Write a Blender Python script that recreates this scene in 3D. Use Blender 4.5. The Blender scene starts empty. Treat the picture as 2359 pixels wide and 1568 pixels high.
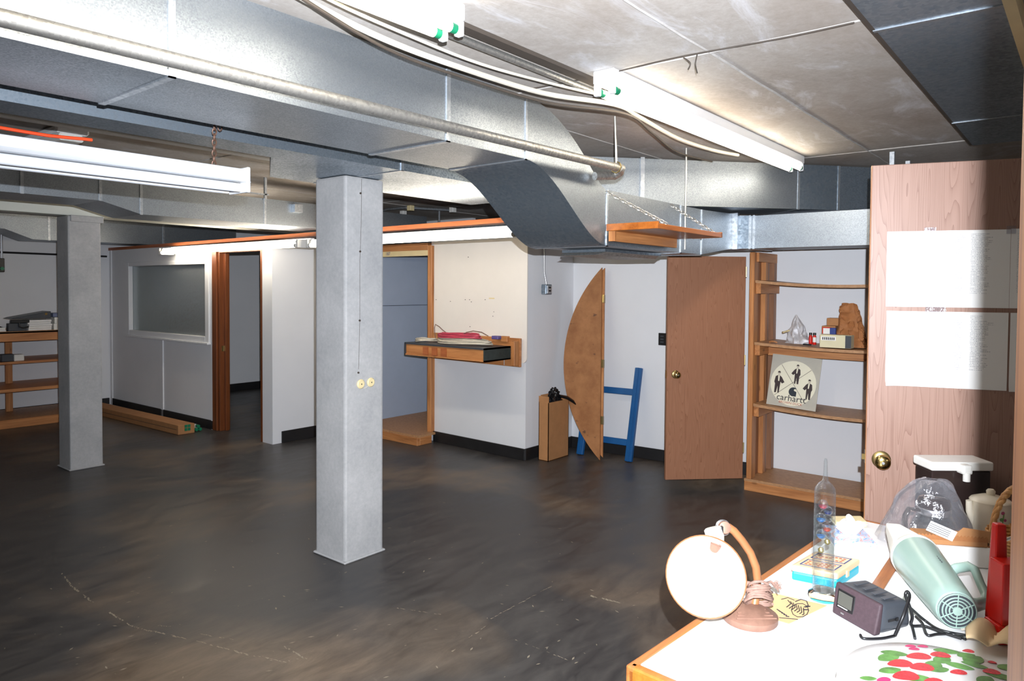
import bpy, bmesh, math, random
from mathutils import Vector, Matrix, noise as mnoise

# ------------------------------------------------------------------ camera, light, exposure
sc = bpy.context.scene
W_PX, H_PX, FPX, PPX, PPY = 2359, 1568, 1647.0, 1179.5, 712.0
CAM = Vector((0, 0, 1.6))
_y, _p, _r = math.radians(50.77), math.radians(-1.71), math.radians(.41)
FW = Vector((math.sin(_y) * math.cos(_p), math.cos(_y) * math.cos(_p), math.sin(_p)))
_r0 = Vector((math.cos(_y), -math.sin(_y), 0)); _u0 = _r0.cross(FW)
RT = _r0 * math.cos(_r) + _u0 * math.sin(_r)
UP = -_r0 * math.sin(_r) + _u0 * math.cos(_r)
cd = bpy.data.cameras.new('camera'); co = bpy.data.objects.new('camera', cd); sc.collection.objects.link(co)
m = Matrix.Identity(4)
for i in range(3):
    m[i][0], m[i][1], m[i][2], m[i][3] = RT[i], UP[i], -FW[i], CAM[i]
co.matrix_world = m
cd.sensor_fit = 'HORIZONTAL'; cd.sensor_width = 36; cd.lens = FPX * 36 / W_PX
cd.shift_y = -(H_PX / 2 - PPY) / W_PX; cd.clip_start = .02; cd.clip_end = 60
sc.camera = co

FLASH_W = 1180.0
TUBE_E = 17.0
wd = bpy.data.worlds.new('world'); sc.world = wd; wd.use_nodes = True
wd.node_tree.nodes['Background'].inputs[0].default_value = (.5, .5, .55, 1)
wd.node_tree.nodes['Background'].inputs[1].default_value = .02
fl = bpy.data.lights.new('camera_flash', 'SPOT'); fl.energy = FLASH_W; fl.color = (.93, .98, 1.06)
fl.shadow_soft_size = .006; fl.spot_size = math.radians(107); fl.spot_blend = 1.0   # the flash head's own soft-edged beam
fo = bpy.data.objects.new('camera_flash', fl); sc.collection.objects.link(fo)
fo.matrix_world = Matrix.Translation(CAM + RT * .031 + UP * .11) @ m.to_3x3().to_4x4()
vs = sc.view_settings
vs.view_transform = 'Standard'; vs.look = 'None'; vs.gamma = 1; vs.use_curve_mapping = False; vs.exposure = 0.0
sc.cycles.use_denoising = True
sc.cycles.max_bounces = 8; sc.cycles.transmission_bounces = 10; sc.cycles.transparent_max_bounces = 12
sc.cycles.sample_clamp_indirect = 6
sc.cycles.caustics_reflective = False; sc.cycles.caustics_refractive = False

# pixel -> place
def ray(x, y): return FW + RT * ((x - PPX) / FPX) - UP * ((y - PPY) / FPX)
def pd(x, y, d): return CAM + ray(x, y) * d
def _at(x, y, ax, c):
    r = ray(x, y); return CAM + r * ((c - CAM[ax]) / r[ax])
def pX(x, y, c): return _at(x, y, 0, c)
def pY(x, y, c): return _at(x, y, 1, c)
def pZ(x, y, c): return _at(x, y, 2, c)
V = Vector

# ------------------------------------------------------------------ mesh helpers
class MB:
    def __init__(s): s.v = []; s.f = []
    def add(s, vs, fs):
        b = len(s.v); s.v += [tuple(v) for v in vs]; s.f += [tuple(b + i for i in f) for f in fs]; return s
    def ob(s, o, u, v, w):
        o, u, v, w = V(o), V(u), V(v), V(w)
        p = [o, o + u, o + u + v, o + v, o + w, o + u + w, o + u + v + w, o + v + w]
        return s.add(p, [(0, 3, 2, 1), (4, 5, 6, 7), (0, 1, 5, 4), (1, 2, 6, 5), (2, 3, 7, 6), (3, 0, 4, 7)])
    def box(s, lo, hi):
        lo, hi = V(lo), V(hi); d = hi - lo
        return s.ob(lo, (d.x, 0, 0), (0, d.y, 0), (0, 0, d.z))
    def hexa(s, p): return s.add(p, [(0, 3, 2, 1), (4, 5, 6, 7), (0, 1, 5, 4), (1, 2, 6, 5), (2, 3, 7, 6), (3, 0, 4, 7)])
    def prism(s, poly, vec):
        n = len(poly); a = [V(p) for p in poly]; b = [p + V(vec) for p in a]
        return s.add(a + b, [tuple(range(n))[::-1], tuple(range(n, 2 * n))] + [(i, (i + 1) % n, n + (i + 1) % n, n + i) for i in range(n)])
    def tube(s, path, r, n=8, closed=False, cap=True, flat=None):
        P = [V(p) for p in path]; k = len(P); rings = []
        ref = None
        for i, p in enumerate(P):
            if closed: t = P[(i + 1) % k] - P[i - 1]
            else: t = P[min(i + 1, k - 1)] - P[max(i - 1, 0)]
            if t.length < 1e-9: t = V((0, 0, 1))
            t.normalize()
            if ref is None:
                ref = V((0, 0, 1)) if abs(t.z) < .9 else V((1, 0, 0))
            a = (ref - t * ref.dot(t))
            if a.length < 1e-6: a = t.orthogonal()
            a.normalize(); b = t.cross(a); ref = a
            rr = r[i] if isinstance(r, (list, tuple)) else r
            fa, fb = flat if flat else (1, 1)
            rings.append([p + a * (rr * fa * math.cos(2 * math.pi * j / n)) + b * (rr * fb * math.sin(2 * math.pi * j / n)) for j in range(n)])
        vv = [q for R_ in rings for q in R_]; ff = []
        for i in range(k if closed else k - 1):
            i2 = (i + 1) % k
            for j in range(n):
                ff.append((i * n + j, i * n + (j + 1) % n, i2 * n + (j + 1) % n, i2 * n + j))
        if cap and not closed: ff += [tuple(range(n))[::-1], tuple(range((k - 1) * n, k * n))]
        return s.add(vv, ff)
    def lathe(s, prof, o=(0, 0, 0), ax=(0, 0, 1), n=24, cap0=True, cap1=True, a0=0, squash=1):
        o, ax = V(o), V(ax).normalized(); u = ax.orthogonal().normalized() if abs(ax.z) < .99 else V((1, 0, 0)); w = ax.cross(u)
        vv = []
        for r, h in prof:
            for j in range(n):
                t = a0 + 2 * math.pi * j / n
                vv.append(o + ax * h + u * (r * math.cos(t)) + w * (r * squash * math.sin(t)))
        ff = []
        for i in range(len(prof) - 1):
            for j in range(n):
                ff.append((i * n + j, i * n + (j + 1) % n, (i + 1) * n + (j + 1) % n, (i + 1) * n + j))
        if cap0: ff.append(tuple(range(n))[::-1])
        if cap1: ff.append(tuple(range((len(prof) - 1) * n, len(prof) * n)))
        return s.add(vv, ff)
    def grid(s, fn, nu, nv):
        vv = [fn(i / (nu - 1), j / (nv - 1)) for j in range(nv) for i in range(nu)]
        return s.add(vv, [(j * nu + i, j * nu + i + 1, (j + 1) * nu + i + 1, (j + 1) * nu + i) for j in range(nv - 1) for i in range(nu - 1)])
    def build(s, name, mat, parent=None, bev=0, smooth=None, seg=1, solid=0):
        bm = bmesh.new(); vs_ = [bm.verts.new(v) for v in s.v]
        for f in s.f:
            try: bm.faces.new([vs_[i] for i in f])
            except ValueError: pass
        bmesh.ops.recalc_face_normals(bm, faces=bm.faces)
        if bev:
            es = [e for e in bm.edges if len(e.link_faces) == 2 and e.calc_face_angle(0) > .5]
            bmesh.ops.bevel(bm, geom=es, offset=bev, segments=seg, profile=.6, affect='EDGES', clamp_overlap=True)
        me = bpy.data.meshes.new(name); bm.to_mesh(me); bm.free()
        me.materials.append(mat)
        if smooth is not None:
            for p in me.polygons: p.use_smooth = True
            me.set_sharp_from_angle(angle=math.radians(smooth))
        o = bpy.data.objects.new(name, me); sc.collection.objects.link(o)
        if parent is not None: adopt(o, parent)
        if solid:
            md = o.modifiers.new('thickness', 'SOLIDIFY'); md.thickness = solid; md.offset = 0
        return o

def adopt(o, parent):
    o.parent = parent
    mw = Matrix.Identity(4); q = parent
    loc = Matrix.Translation(parent.location) @ parent.rotation_euler.to_matrix().to_4x4() if parent.type == 'EMPTY' else Matrix.Identity(4)
    o.matrix_parent_inverse = loc.inverted()
def tag(o, label=None, cat=None, group=None, kind=None):
    if label: o['label'] = label
    if cat: o['category'] = cat
    if group: o['group'] = group
    if kind: o['kind'] = kind
    return o
def thing(name, label, cat, loc=(0, 0, 0), group=None, kind=None):
    o = bpy.data.objects.new(name, None); sc.collection.objects.link(o); o.location = loc
    o.empty_display_size = .05
    return tag(o, label, cat, group, kind)
def text_mesh(name, body, size, org, xa, ya, mat, parent, ext=.0004, align='CENTER'):
    cu = bpy.data.curves.new('t', 'FONT'); cu.body = body; cu.size = size; cu.align_x = align; cu.extrude = ext
    cu.resolution_u = 2
    ob = bpy.data.objects.new('t', cu); sc.collection.objects.link(ob)
    dg = bpy.context.evaluated_depsgraph_get(); me = bpy.data.meshes.new_from_object(ob.evaluated_get(dg))
    bpy.data.objects.remove(ob); bpy.data.curves.remove(cu)
    xa, ya = V(xa).normalized(), V(ya).normalized(); za = xa.cross(ya)
    mm = Matrix.Identity(4)
    for i in range(3): mm[i][0], mm[i][1], mm[i][2], mm[i][3] = xa[i], ya[i], za[i], org[i]
    me.transform(mm); me.materials.clear(); me.materials.append(mat); me.name = name
    o = bpy.data.objects.new(name, me); sc.collection.objects.link(o); adopt(o, parent); return o

# ------------------------------------------------------------------ materials
def srgb(r, g, b):
    f = lambda c: (c / 255 / 12.92) if c / 255 <= .04045 else ((c / 255 + .055) / 1.055) ** 2.4
    return (f(r), f(g), f(b), 1)
class NT:
    def __init__(s, name):
        s.m = bpy.data.materials.new(name); s.m.use_nodes = True; s.t = s.m.node_tree
        s.b = s.t.nodes['Principled BSDF']
        s.co = s.t.nodes.new('ShaderNodeTexCoord')
    def n(s, ty, **kw):
        x = s.t.nodes.new('ShaderNode' + ty)
        for k, v in kw.items(): setattr(x, k, v)
        return x
    def l(s, a, b): s.t.links.new(a, b)
    def mapping(s, scale, rot=(0, 0, 0), coord='Object', loc=(0, 0, 0)):
        x = s.n('Mapping'); x.inputs['Scale'].default_value = scale; x.inputs['Rotation'].default_value = rot; x.inputs['Location'].default_value = loc
        s.l(s.co.outputs[coord], x.inputs['Vector']); return x.outputs['Vector']
    def noise(s, vec, scale=1, detail=4, rough=.55, dist=0):
        x = s.n('TexNoise'); s.l(vec, x.inputs['Vector']); x.inputs['Scale'].default_value = scale
        x.inputs['Detail'].default_value = detail; x.inputs['Roughness'].default_value = rough; x.inputs['Distortion'].default_value = dist
        return x.outputs['Fac']
    def ramp(s, fac, stops, interp='LINEAR'):
        x = s.n('ValToRGB'); x.color_ramp.interpolation = interp; s.l(fac, x.inputs[0]); e = x.color_ramp.elements
        while len(e) < len(stops): e.new(.5)
        for el, (p, c) in zip(e, stops): el.position = p; el.color = c
        return x.outputs[0]
    def math(s, op, a, b=None, c=None):
        x = s.n('Math', operation=op)
        for i, q in enumerate((a, b, c)):
            if q is None: continue
            if isinstance(q, (int, float)): x.inputs[i].default_value = q
            else: s.l(q, x.inputs[i])
        return x.outputs[0]
    def mix(s, fac, a, b, bt='MIX'):
        x = s.n('Mix', data_type='RGBA', blend_type=bt)
        for i, q in ((0, fac), (6, a), (7, b)):
            if isinstance(q, (int, float)): x.inputs[i].default_value = q
            elif isinstance(q, tuple): x.inputs[i].default_value = q
            else: s.l(q, x.inputs[i])
        return x.outputs[2]
    def set(s, **kw):
        names = dict(col='Base Color', rough='Roughness', metal='Metallic', spec='Specular IOR Level', alpha='Alpha', trans='Transmission Weight', ior='IOR', coat='Coat Weight', em='Emission Color', es='Emission Strength', sss='Subsurface Weight')
        for k, v in kw.items():
            i = s.b.inputs[names[k]]
            if hasattr(v, 'is_linked'): s.l(v, i)
            else: i.default_value = v
        return s
    def bump(s, h, strength=.2, dist=.01):
        x = s.n('Bump'); x.inputs['Strength'].default_value = strength; x.inputs['Distance'].default_value = dist
        s.l(h, x.inputs['Height']); s.l(x.outputs[0], s.b.inputs['Normal'])
def plain(name, col, rough=.5, metal=0, var=.12, scale=9, bump=0, spec=.5, coat=0):
    t = NT(name); v = t.mapping((scale,) * 3); n = t.noise(v, 1, 5, .6)
    c1 = tuple(c * (1 - var) for c in col[:3]) + (1,); c2 = tuple(min(1, c * (1 + var)) for c in col[:3]) + (1,)
    t.set(col=t.ramp(n, [(.3, c1), (.7, c2)]), rough=rough, metal=metal, spec=spec, coat=coat)
    if bump: t.bump(t.noise(t.mapping((scale * 12,) * 3), 1, 3), bump, .004)
    return t.m
def wood(name, c1, c2, axis=2, scale=26, rough=.5, stretch=.06, knots=True):
    t = NT(name); sc_ = [scale] * 3; sc_[axis] = scale * stretch
    v = t.mapping(tuple(sc_)); n = t.noise(v, 1, 6, .6, .6)
    fine = [scale * 6] * 3; fine[axis] = scale * .25
    n2 = t.noise(t.mapping(tuple(fine)), 1, 3, .6)
    f = t.math('ADD', t.math('MULTIPLY', n, .75), t.math('MULTIPLY', n2, .25))
    col = t.ramp(f, [(.32, c1), (.62, c2)])
    if knots:
        k = [7] * 3; k[axis] = 3.2
        vo = t.n('TexVoronoi'); t.l(t.mapping(tuple(k)), vo.inputs['Vector']); vo.inputs['Scale'].default_value = 1
        kf = t.ramp(vo.outputs['Distance'], [(.05, (1, 1, 1, 1)), (.1, (0, 0, 0, 1))])
        col = t.mix(t.math('MULTIPLY', kf, .55), col, tuple(c * .35 for c in c1[:3]) + (1,))
    t.set(col=col, rough=rough); t.bump(f, .06, .003); return t.m
def laminate(name, c1, c2, c3):
    t = NT(name)
    v = t.mapping((9, 9, .55)); n = t.noise(v, 1, 2, .5)
    x = t.n('TexWave', wave_type='BANDS', bands_direction='X', wave_profile='SAW')
    sep = t.n('CombineXYZ'); t.l(t.math('MULTIPLY', n, 5.0), sep.inputs[0]); t.l(sep.outputs[0], x.inputs['Vector'])
    x.inputs['Scale'].default_value = 2.6; x.inputs['Distortion'].default_value = 0
    fine = t.noise(t.mapping((160, 160, 5)), 1, 3, .7)
    f = t.math('ADD', t.math('MULTIPLY', t.math('POWER', x.outputs['Fac'], .35), .6), t.math('MULTIPLY', fine, .4))
    t.set(col=t.ramp(f, [(.25, c1), (.6, c2), (.9, c3)]), rough=.42, spec=.4); return t.m
def galv(name, c1, c2, rough=.36, spang=230, metal=.9):
    t = NT(name); vo = t.n('TexVoronoi'); t.l(t.mapping((spang,) * 3), vo.inputs['Vector']); vo.inputs['Scale'].default_value = 1
    bw = t.n('RGBToBW'); t.l(vo.outputs['Color'], bw.inputs[0])
    big = t.noise(t.mapping((2.2,) * 3), 1, 5, .65)
    f = t.math('ADD', t.math('MULTIPLY', bw.outputs[0], .5), t.math('MULTIPLY', big, .5))
    t.set(col=t.ramp(f, [(.25, c1), (.75, c2)]), metal=metal, rough=t.ramp(f, [(.2, (rough + .12,) * 3 + (1,)), (.8, (rough - .06,) * 3 + (1,))]))
    t.bump(bw.outputs[0], .07, .002); return t.m
def concrete(name, c1, c2, c3, scale=1.6, rough=.8, stain=None):
    t = NT(name); v = t.mapping((scale,) * 3); n = t.noise(v, 1, 8, .65, .4)
    col = t.ramp(n, [(.28, c1), (.5, c2), (.72, c3)])
    f = t.noise(t.mapping((45,) * 3), 1, 4, .7)
    col = t.mix(.35, col, t.ramp(f, [(.3, c1), (.7, c3)]), 'MIX')
    if stain:
        s2 = t.noise(t.mapping((1.6, 3.4, 2.3), loc=(3, 7, 1)), 1, 7, .72, 1.2)
        col = t.mix(t.ramp(s2, [(.54, (0, 0, 0, 1)), (.7, (.75, .75, .75, 1))]), col, stain)
        s3 = t.noise(t.mapping((1.1, 2.0, 1), loc=(9, 2, 5)), 1, 5, .6, .6)
        col = t.mix(t.ramp(s3, [(.5, (0, 0, 0, 1)), (.72, (.6, .6, .6, 1))]), col, srgb(150, 132, 116))
    t.set(col=col, rough=rough); t.bump(f, .12, .004); return t.m

M = {}
M['white'] = plain('painted_white_wall', srgb(226, 227, 230), .6, var=.03, scale=1.2, bump=.03)
M['white2'] = plain('white_wall_board', srgb(236, 230, 222), .5, var=.03, scale=2)
M['blue'] = plain('blue_grey_paint', srgb(170, 182, 202), .6, var=.05, scale=2)
M['ceil'] = concrete('board_formed_concrete', srgb(160, 150, 141), srgb(186, 178, 170), srgb(208, 204, 199), 1.3, .85, srgb(224, 224, 228))
M['fin'] = plain('joint_cement', srgb(188, 184, 180), .9, var=.15, scale=30)
M['column'] = concrete('smooth_column_concrete', srgb(150, 151, 153), srgb(170, 170, 170), srgb(188, 187, 187), 3.2, .75)
M['black'] = plain('black_rubber_base', srgb(30, 29, 30), .45, var=.2)
M['blackp'] = plain('black_plastic', srgb(26, 26, 28), .35, var=.15)
M['wood_z'] = wood('pine_vertical', srgb(150, 92, 50), srgb(200, 138, 84), 2)
M['wood_x'] = wood('pine_along', srgb(150, 92, 50), srgb(200, 138, 84), 0)
M['wood_y'] = wood('pine_across', srgb(150, 92, 50), srgb(200, 138, 84), 1)
M['trimwood'] = wood('stained_plate', srgb(138, 74, 40), srgb(178, 102, 58), 1, rough=.5)
M['jamb'] = wood('stained_jamb', srgb(92, 48, 22), srgb(122, 66, 32), 2, rough=.4, knots=False)
M['ply'] = wood('chipboard_shelf', srgb(150, 108, 72), srgb(184, 140, 100), 1, scale=60, stretch=.5, knots=False)
M['plyz'] = wood('plywood_side', srgb(120, 80, 56), srgb(152, 108, 78), 2, knots=False)
M['orange'] = wood('varnished_orange_wood', srgb(140, 74, 22), srgb(182, 106, 42), 0, rough=.35, knots=False)
M['deskwood'] = wood('table_edge_wood', srgb(134, 76, 36), srgb(172, 108, 58), 0, scale=40, rough=.4, knots=False)
M['lam'] = laminate('oak_laminate_door', srgb(124, 90, 76), srgb(146, 114, 99), srgb(154, 122, 107))
M['lam2'] = laminate('brown_laminate_door', srgb(128, 86, 61), srgb(148, 102, 76), srgb(156, 110, 84))
M['galv'] = galv('galvanised_sheet', (.27, .30, .33, 1), (.42, .46, .50, 1), .42)
M['galvd'] = galv('dull_galvanised_sheet', (.20, .25, .30, 1), (.38, .44, .50, 1), .44, 70)
M['galvw'] = galv('weathered_galvanised_sheet', (.22, .27, .32, 1), (.44, .51, .58, 1), .42, 130)
M['galvc'] = galv('galvanised_cleat', (.42, .46, .5, 1), (.66, .69, .72, 1), .42, 60)
M['pipe'] = galv('weathered_pipe', (.3, .29, .27, 1), (.55, .54, .51, 1), .5, 90)
M['enam'] = plain('white_enamel', srgb(238, 240, 243), .3, var=.02)
M['plast'] = plain('white_plastic', srgb(228, 226, 220), .4, var=.03)
M['tubeoff'] = plain('unlit_tube_glass', srgb(222, 226, 232), .2, var=.01)
M['green'] = plain('green_tube_cap', srgb(24, 120, 84), .4)
M['cable'] = plain('beige_cable', srgb(206, 200, 186), .5)
M['cabled'] = plain('dark_cable', srgb(70, 62, 55), .6)
M['chain'] = plain('rusty_chain', srgb(110, 82, 68), .55, .5, var=.3, scale=60)
M['chains'] = plain('silver_chain', srgb(190, 188, 180), .35, .8)
M['steel'] = plain('bright_steel', srgb(190, 192, 196), .3, .9)
M['brass'] = plain('polished_brass', srgb(196, 172, 112), .18, 1.0, var=.05)
M['brassd'] = plain('dull_brass', srgb(150, 130, 84), .35, .9)
M['orangecord'] = plain('orange_cord', srgb(214, 70, 30), .5)
M['cardb'] = plain('corrugated_cardboard', srgb(170, 120, 76), .8, var=.08, scale=14, bump=.05)
M['bluesteel'] = plain('blue_painted_steel', srgb(20, 84, 140), .4, var=.1)
M['baglack'] = plain('black_bin_bag', srgb(18, 18, 20), .22, var=.2)
M['cream'] = plain('cream_plastic', srgb(226, 208, 160), .5, var=.04)
M['paper'] = plain('white_paper', srgb(232, 230, 226), .7, var=.03)
M['kraft'] = plain('kraft_paper', srgb(160, 104, 60), .75, var=.15, scale=20, bump=.15)
M['red'] = plain('red_plastic', srgb(196, 26, 16), .35, var=.08)
M['mint'] = plain('mint_plastic', srgb(146, 170, 160), .3, var=.03)
M['ivory'] = plain('ivory_plastic', srgb(232, 228, 216), .4, var=.03)
M['purple'] = plain('dusty_purple_grille', srgb(66, 50, 56), .65, var=.15, scale=120, bump=.2)
M['char'] = plain('charcoal_plastic', srgb(62, 66, 72), .4, var=.08)
M['screen'] = plain('grey_display', srgb(84, 84, 78), .15, var=.03)
M['teal'] = plain('teal_plastic', srgb(30, 160, 180), .4, var=.04)
M['beigelid'] = plain('beige_plastic_lid', srgb(222, 190, 150), .4, var=.04)
M['ink'] = plain('dark_ink', srgb(40, 38, 44), .7)
M['inkblue'] = plain('blue_ink', srgb(40, 70, 130), .7)
M['inkred'] = plain('red_brown_ink', srgb(176, 84, 56), .7)
M['copper'] = plain('dusty_copper', srgb(136, 102, 86), .55, .3, var=.15, scale=40)
M['tanarm'] = plain('tan_enamel', srgb(150, 98, 62), .42, .1, var=.06)
M['cordbrown'] = plain('brown_fabric_cord', srgb(128, 100, 88), .8, var=.15, scale=90)
M['shadein'] = plain('white_enamel_reflector', srgb(236, 226, 220), .35, var=.03)
M['tinwhite'] = plain('white_tin_enamel', srgb(206, 204, 202), .3, var=.02)
M['wicker'] = wood('wicker', srgb(150, 96, 48), srgb(208, 156, 94), 2, scale=60, knots=False)
M['china'] = plain('cream_china', srgb(226, 216, 196), .25, var=.03)
M['petal'] = plain('pink_print', srgb(170, 60, 104), .4)
M['leaf'] = plain('green_print', srgb(84, 132, 62), .4, var=.4, scale=60)
M['berry'] = plain('strawberry_print', srgb(190, 40, 48), .4, var=.45, scale=240)
M['berry2'] = plain('magenta_print', srgb(186, 40, 96), .4, var=.15, scale=60)
M['cloth'] = plain('beige_cloth', srgb(216, 190, 150), .85, var=.06)
M['smoke'] = plain('smoked_plastic', srgb(44, 34, 32), .15, var=.1)
M['brownboard'] = plain('fibreboard_leaf', srgb(152, 100, 58), .6, var=.16, scale=5, bump=.04)
M['tabletop'] = plain('white_laminate_top', srgb(236, 236, 236), .35, var=.02)
M['tissueblue'] = NT('tissue_box_print').m
t = NT('tissue_box_pattern'); n1 = t.noise(t.mapping((18, 50, 50)), 1, 5, .7, 1.5)
t.set(col=t.ramp(n1, [(.35, srgb(110, 140, 205)), (.5, srgb(190, 208, 235)), (.6, srgb(226, 150, 130)), (.68, srgb(150, 180, 225))]), rough=.5); M['tissueblue'] = t.m
t = NT('stained_fibreboard'); n1 = t.noise(t.mapping((7,) * 3), 1, 6, .65); n2 = t.noise(t.mapping((9, 9, 16), loc=(4, 1, 2)), 1, 3, .6)
c = t.ramp(n1, [(.3, srgb(136, 86, 46)), (.7, srgb(170, 116, 70))])
t.set(col=t.mix(t.ramp(n2, [(.66, (0, 0, 0, 1)), (.74, (.75, .75, .75, 1))]), c, srgb(70, 46, 36)), rough=.6); M['leafboard'] = t.m
t = NT('black_painted_concrete_floor')
b1 = t.noise(t.mapping((.75, .75, .75), loc=(.35, 1.1, 0)), 1, 4, .5, .5)
b2 = t.noise(t.mapping((3, 9, 3), rot=(0, 0, .6)), 1, 9, .72, .6)
b3 = t.noise(t.mapping((55, 14, 20), rot=(0, 0, .9)), 1, 5, .7)
dark = t.ramp(b2, [(.35, srgb(48, 46, 47)), (.65, srgb(78, 75, 73))])
brown = t.ramp(b2, [(.35, srgb(92, 76, 60)), (.7, srgb(140, 122, 102))])
col = t.mix(t.ramp(b1, [(.5, (0, 0, 0, 1)), (.68, (.85, .85, .85, 1))]), dark, brown)
sp = t.math('MULTIPLY', t.ramp(b3, [(.64, (0, 0, 0, 1)), (.72, (1, 1, 1, 1))]), t.ramp(b2, [(.5, (0, 0, 0, 1)), (.66, (.6, .6, .6, 1))]))
col = t.mix(sp, col, srgb(150, 136, 118))
t.set(col=col, rough=t.ramp(b2, [(.3, (.3, .3, .3, 1)), (.7, (.5, .5, .5, 1))]), spec=.45); t.bump(b2, .05, .004); M['floor'] = t.m
def glassm(name, col, rough=0, ior=1.45):
    t = NT(name); t.set(col=col, rough=rough, trans=1.0, ior=ior); return t.m
M['glass'] = glassm('clear_glass', (1, 1, 1, 1), 0, 1.33)
M['glass2'] = glassm('thin_bulb_glass', (1, 1, 1, 1), 0, 1.12)
M['wine'] = plain('red_liquid', srgb(150, 10, 40), .1); M['navy'] = plain('navy_liquid', srgb(16, 30, 90), .1)
M['bluel'] = plain('blue_liquid', srgb(6, 96, 160), .1); M['orangel'] = plain('orange_liquid', srgb(190, 60, 20), .1)
M['gold'] = plain('gold_tag', srgb(200, 180, 120), .3, .8)
def film(name, tint, a, rough=.12, gl_w=.55, edge=.5):
    t = NT(name); tr = t.n('BsdfTransparent'); tr.inputs[0].default_value = tint
    gl = t.n('BsdfGlossy'); gl.inputs['Roughness'].default_value = rough; gl.inputs[0].default_value = (.9, .9, .95, 1)
    df = t.n('BsdfDiffuse'); df.inputs[0].default_value = (.75, .75, .8, 1)
    ad = t.n('MixShader'); ad.inputs[0].default_value = gl_w; t.l(df.outputs[0], ad.inputs[1]); t.l(gl.outputs[0], ad.inputs[2])
    mx = t.n('MixShader'); fr = t.n('LayerWeight'); fr.inputs[0].default_value = .35
    t.l(t.math('ADD', t.math('MULTIPLY', fr.outputs['Facing'], edge), a), mx.inputs[0])
    t.l(tr.outputs[0], mx.inputs[1]); t.l(ad.outputs[0], mx.inputs[2])
    bp = t.n('Bump'); bp.inputs['Strength'].default_value = .6; bp.inputs['Distance'].default_value = .01
    t.l(t.noise(t.mapping((26,) * 3), 1, 4, .6, 1), bp.inputs['Height']); t.l(bp.outputs[0], gl.inputs['Normal'])
    t.l(mx.outputs[0], t.t.nodes['Material Output'].inputs[0]); return t.m
M['film'] = film('clear_plastic_bag', (.93, .93, .95, 1), .1)
M['tubeglass'] = film('clear_tube_glass', (.9, .93, .93, 1), .03, .03, .93, .6)
M['filmg'] = film('cloudy_plastic_bag', (.86, .84, .8, 1), .45, .5)
M['pane'] = film('window_glass', (.82, .9, .88, 1), .16, .08, .8)
t = NT('glowing_fluorescent_tube'); t.set(col=(1, .95, .85, 1), em=(1, .9, .74, 1), es=TUBE_E); M['lit'] = t.m
def typed(name, x0s, seed, rows=46, h=.295):
    t = NT(name); sep = t.n('SeparateXYZ'); t.l(t.co.outputs['Object'], sep.inputs[0]); x, z = sep.outputs[0], sep.outputs[2]
    r = t.math('MULTIPLY', z, rows / h); row = t.math('FLOOR', r); fr = t.math('FRACT', r)
    line = t.math('MULTIPLY', t.math('GREATER_THAN', fr, .35), t.math('LESS_THAN', fr, .72))
    inside = t.math('MULTIPLY', t.math('GREATER_THAN', z, .05 + .02 * seed), t.math('LESS_THAN', z, h - .012))
    tot = None
    for i, (a, b, dens) in enumerate(x0s):
        cx = t.n('CombineXYZ'); t.l(t.math('MULTIPLY', row, 3.7 + i), cx.inputs[0]); cx.inputs[1].default_value = seed * 5.1 + i * 9
        ln = t.noise(cx.outputs[0], 1, 1)
        end = t.math('MULTIPLY_ADD', ln, (b - a) * 1.5, a - (b - a) * .1)
        msk = t.math('MULTIPLY', t.math('GREATER_THAN', x, a), t.math('LESS_THAN', x, end))
        cy_ = t.n('CombineXYZ'); t.l(t.math('MULTIPLY', x, 420), cy_.inputs[0]); t.l(t.math('MULTIPLY', row, 8.3), cy_.inputs[1])
        wd_ = t.math('GREATER_THAN', t.noise(cy_.outputs[0], 1, 1), .46)
        keep = t.math('GREATER_THAN', ln, 1 - dens)
        q = t.math('MULTIPLY', t.math('MULTIPLY', msk, wd_), keep)
        tot = q if tot is None else t.math('MAXIMUM', tot, q)
    f = t.math('MULTIPLY', t.math('MULTIPLY', t.math('MULTIPLY', tot, line), inside), .55)
    t.set(col=t.mix(f, srgb(228, 226, 222), srgb(70, 72, 96)), rough=.6); return t.m

# ================================================================== THE SETTING
ZC = 2.52
def struct(name, mb, mat, label, parent=None, **k):
    o = mb.build(name, mat, parent, **k)
    return tag(o, label, None if parent else name.split('_')[0], kind='structure') if parent is None else o
floor = struct('floor', MB().box((-2.7, -2.4, -.1), (7.7, 10.3, 0)), M['floor'], 'worn black painted concrete floor with brown scuffs')
# scratches worn through the floor paint
rnd = random.Random(3); mb = MB()
def scratch(pts, w, n=14, gap=.3):
    P = [pZ(x, y, 0) for x, y in pts]
    for i in range(len(P) - 1):
        for k in range(n):
            if rnd.random() < gap: continue
            a = P[i].lerp(P[i + 1], k / n); b = P[i].lerp(P[i + 1], (k + rnd.uniform(.7, 1.2)) / n)
            d = (b - a).normalized(); s_ = V((-d.y, d.x, 0)); ww = w * rnd.uniform(.3, 1.1); j = s_ * rnd.uniform(-.006, .006)
            mb.add([a + j - s_ * ww * .3, b + j * .4 - s_ * ww, b + j + s_ * ww * .3, a + s_ * ww], [(0, 1, 2, 3)])
scratch([(140, 1318), (165, 1350), (215, 1388)], .007); scratch([(252, 1410), (300, 1440), (330, 1450), (365, 1456), (470, 1480), (560, 1505), (660, 1525)], .006, 12, .25)
scratch([(365, 1440), (392, 1443)], .003); scratch([(460, 1460), (540, 1473)], .003); scratch([(652, 1488), (706, 1518)], .006, 10, .1); scratch([(915, 1400), (1015, 1415)], .003)
scratch([(1130, 1425), (1270, 1350)], .003, 16, .4); scratch([(1360, 1372), (1430, 1388)], .012, 8, .1); scratch([(1180, 1470), (1310, 1520)], .003, 16, .4); scratch([(1040, 1500), (1120, 1440)], .003, 12, .5)
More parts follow.
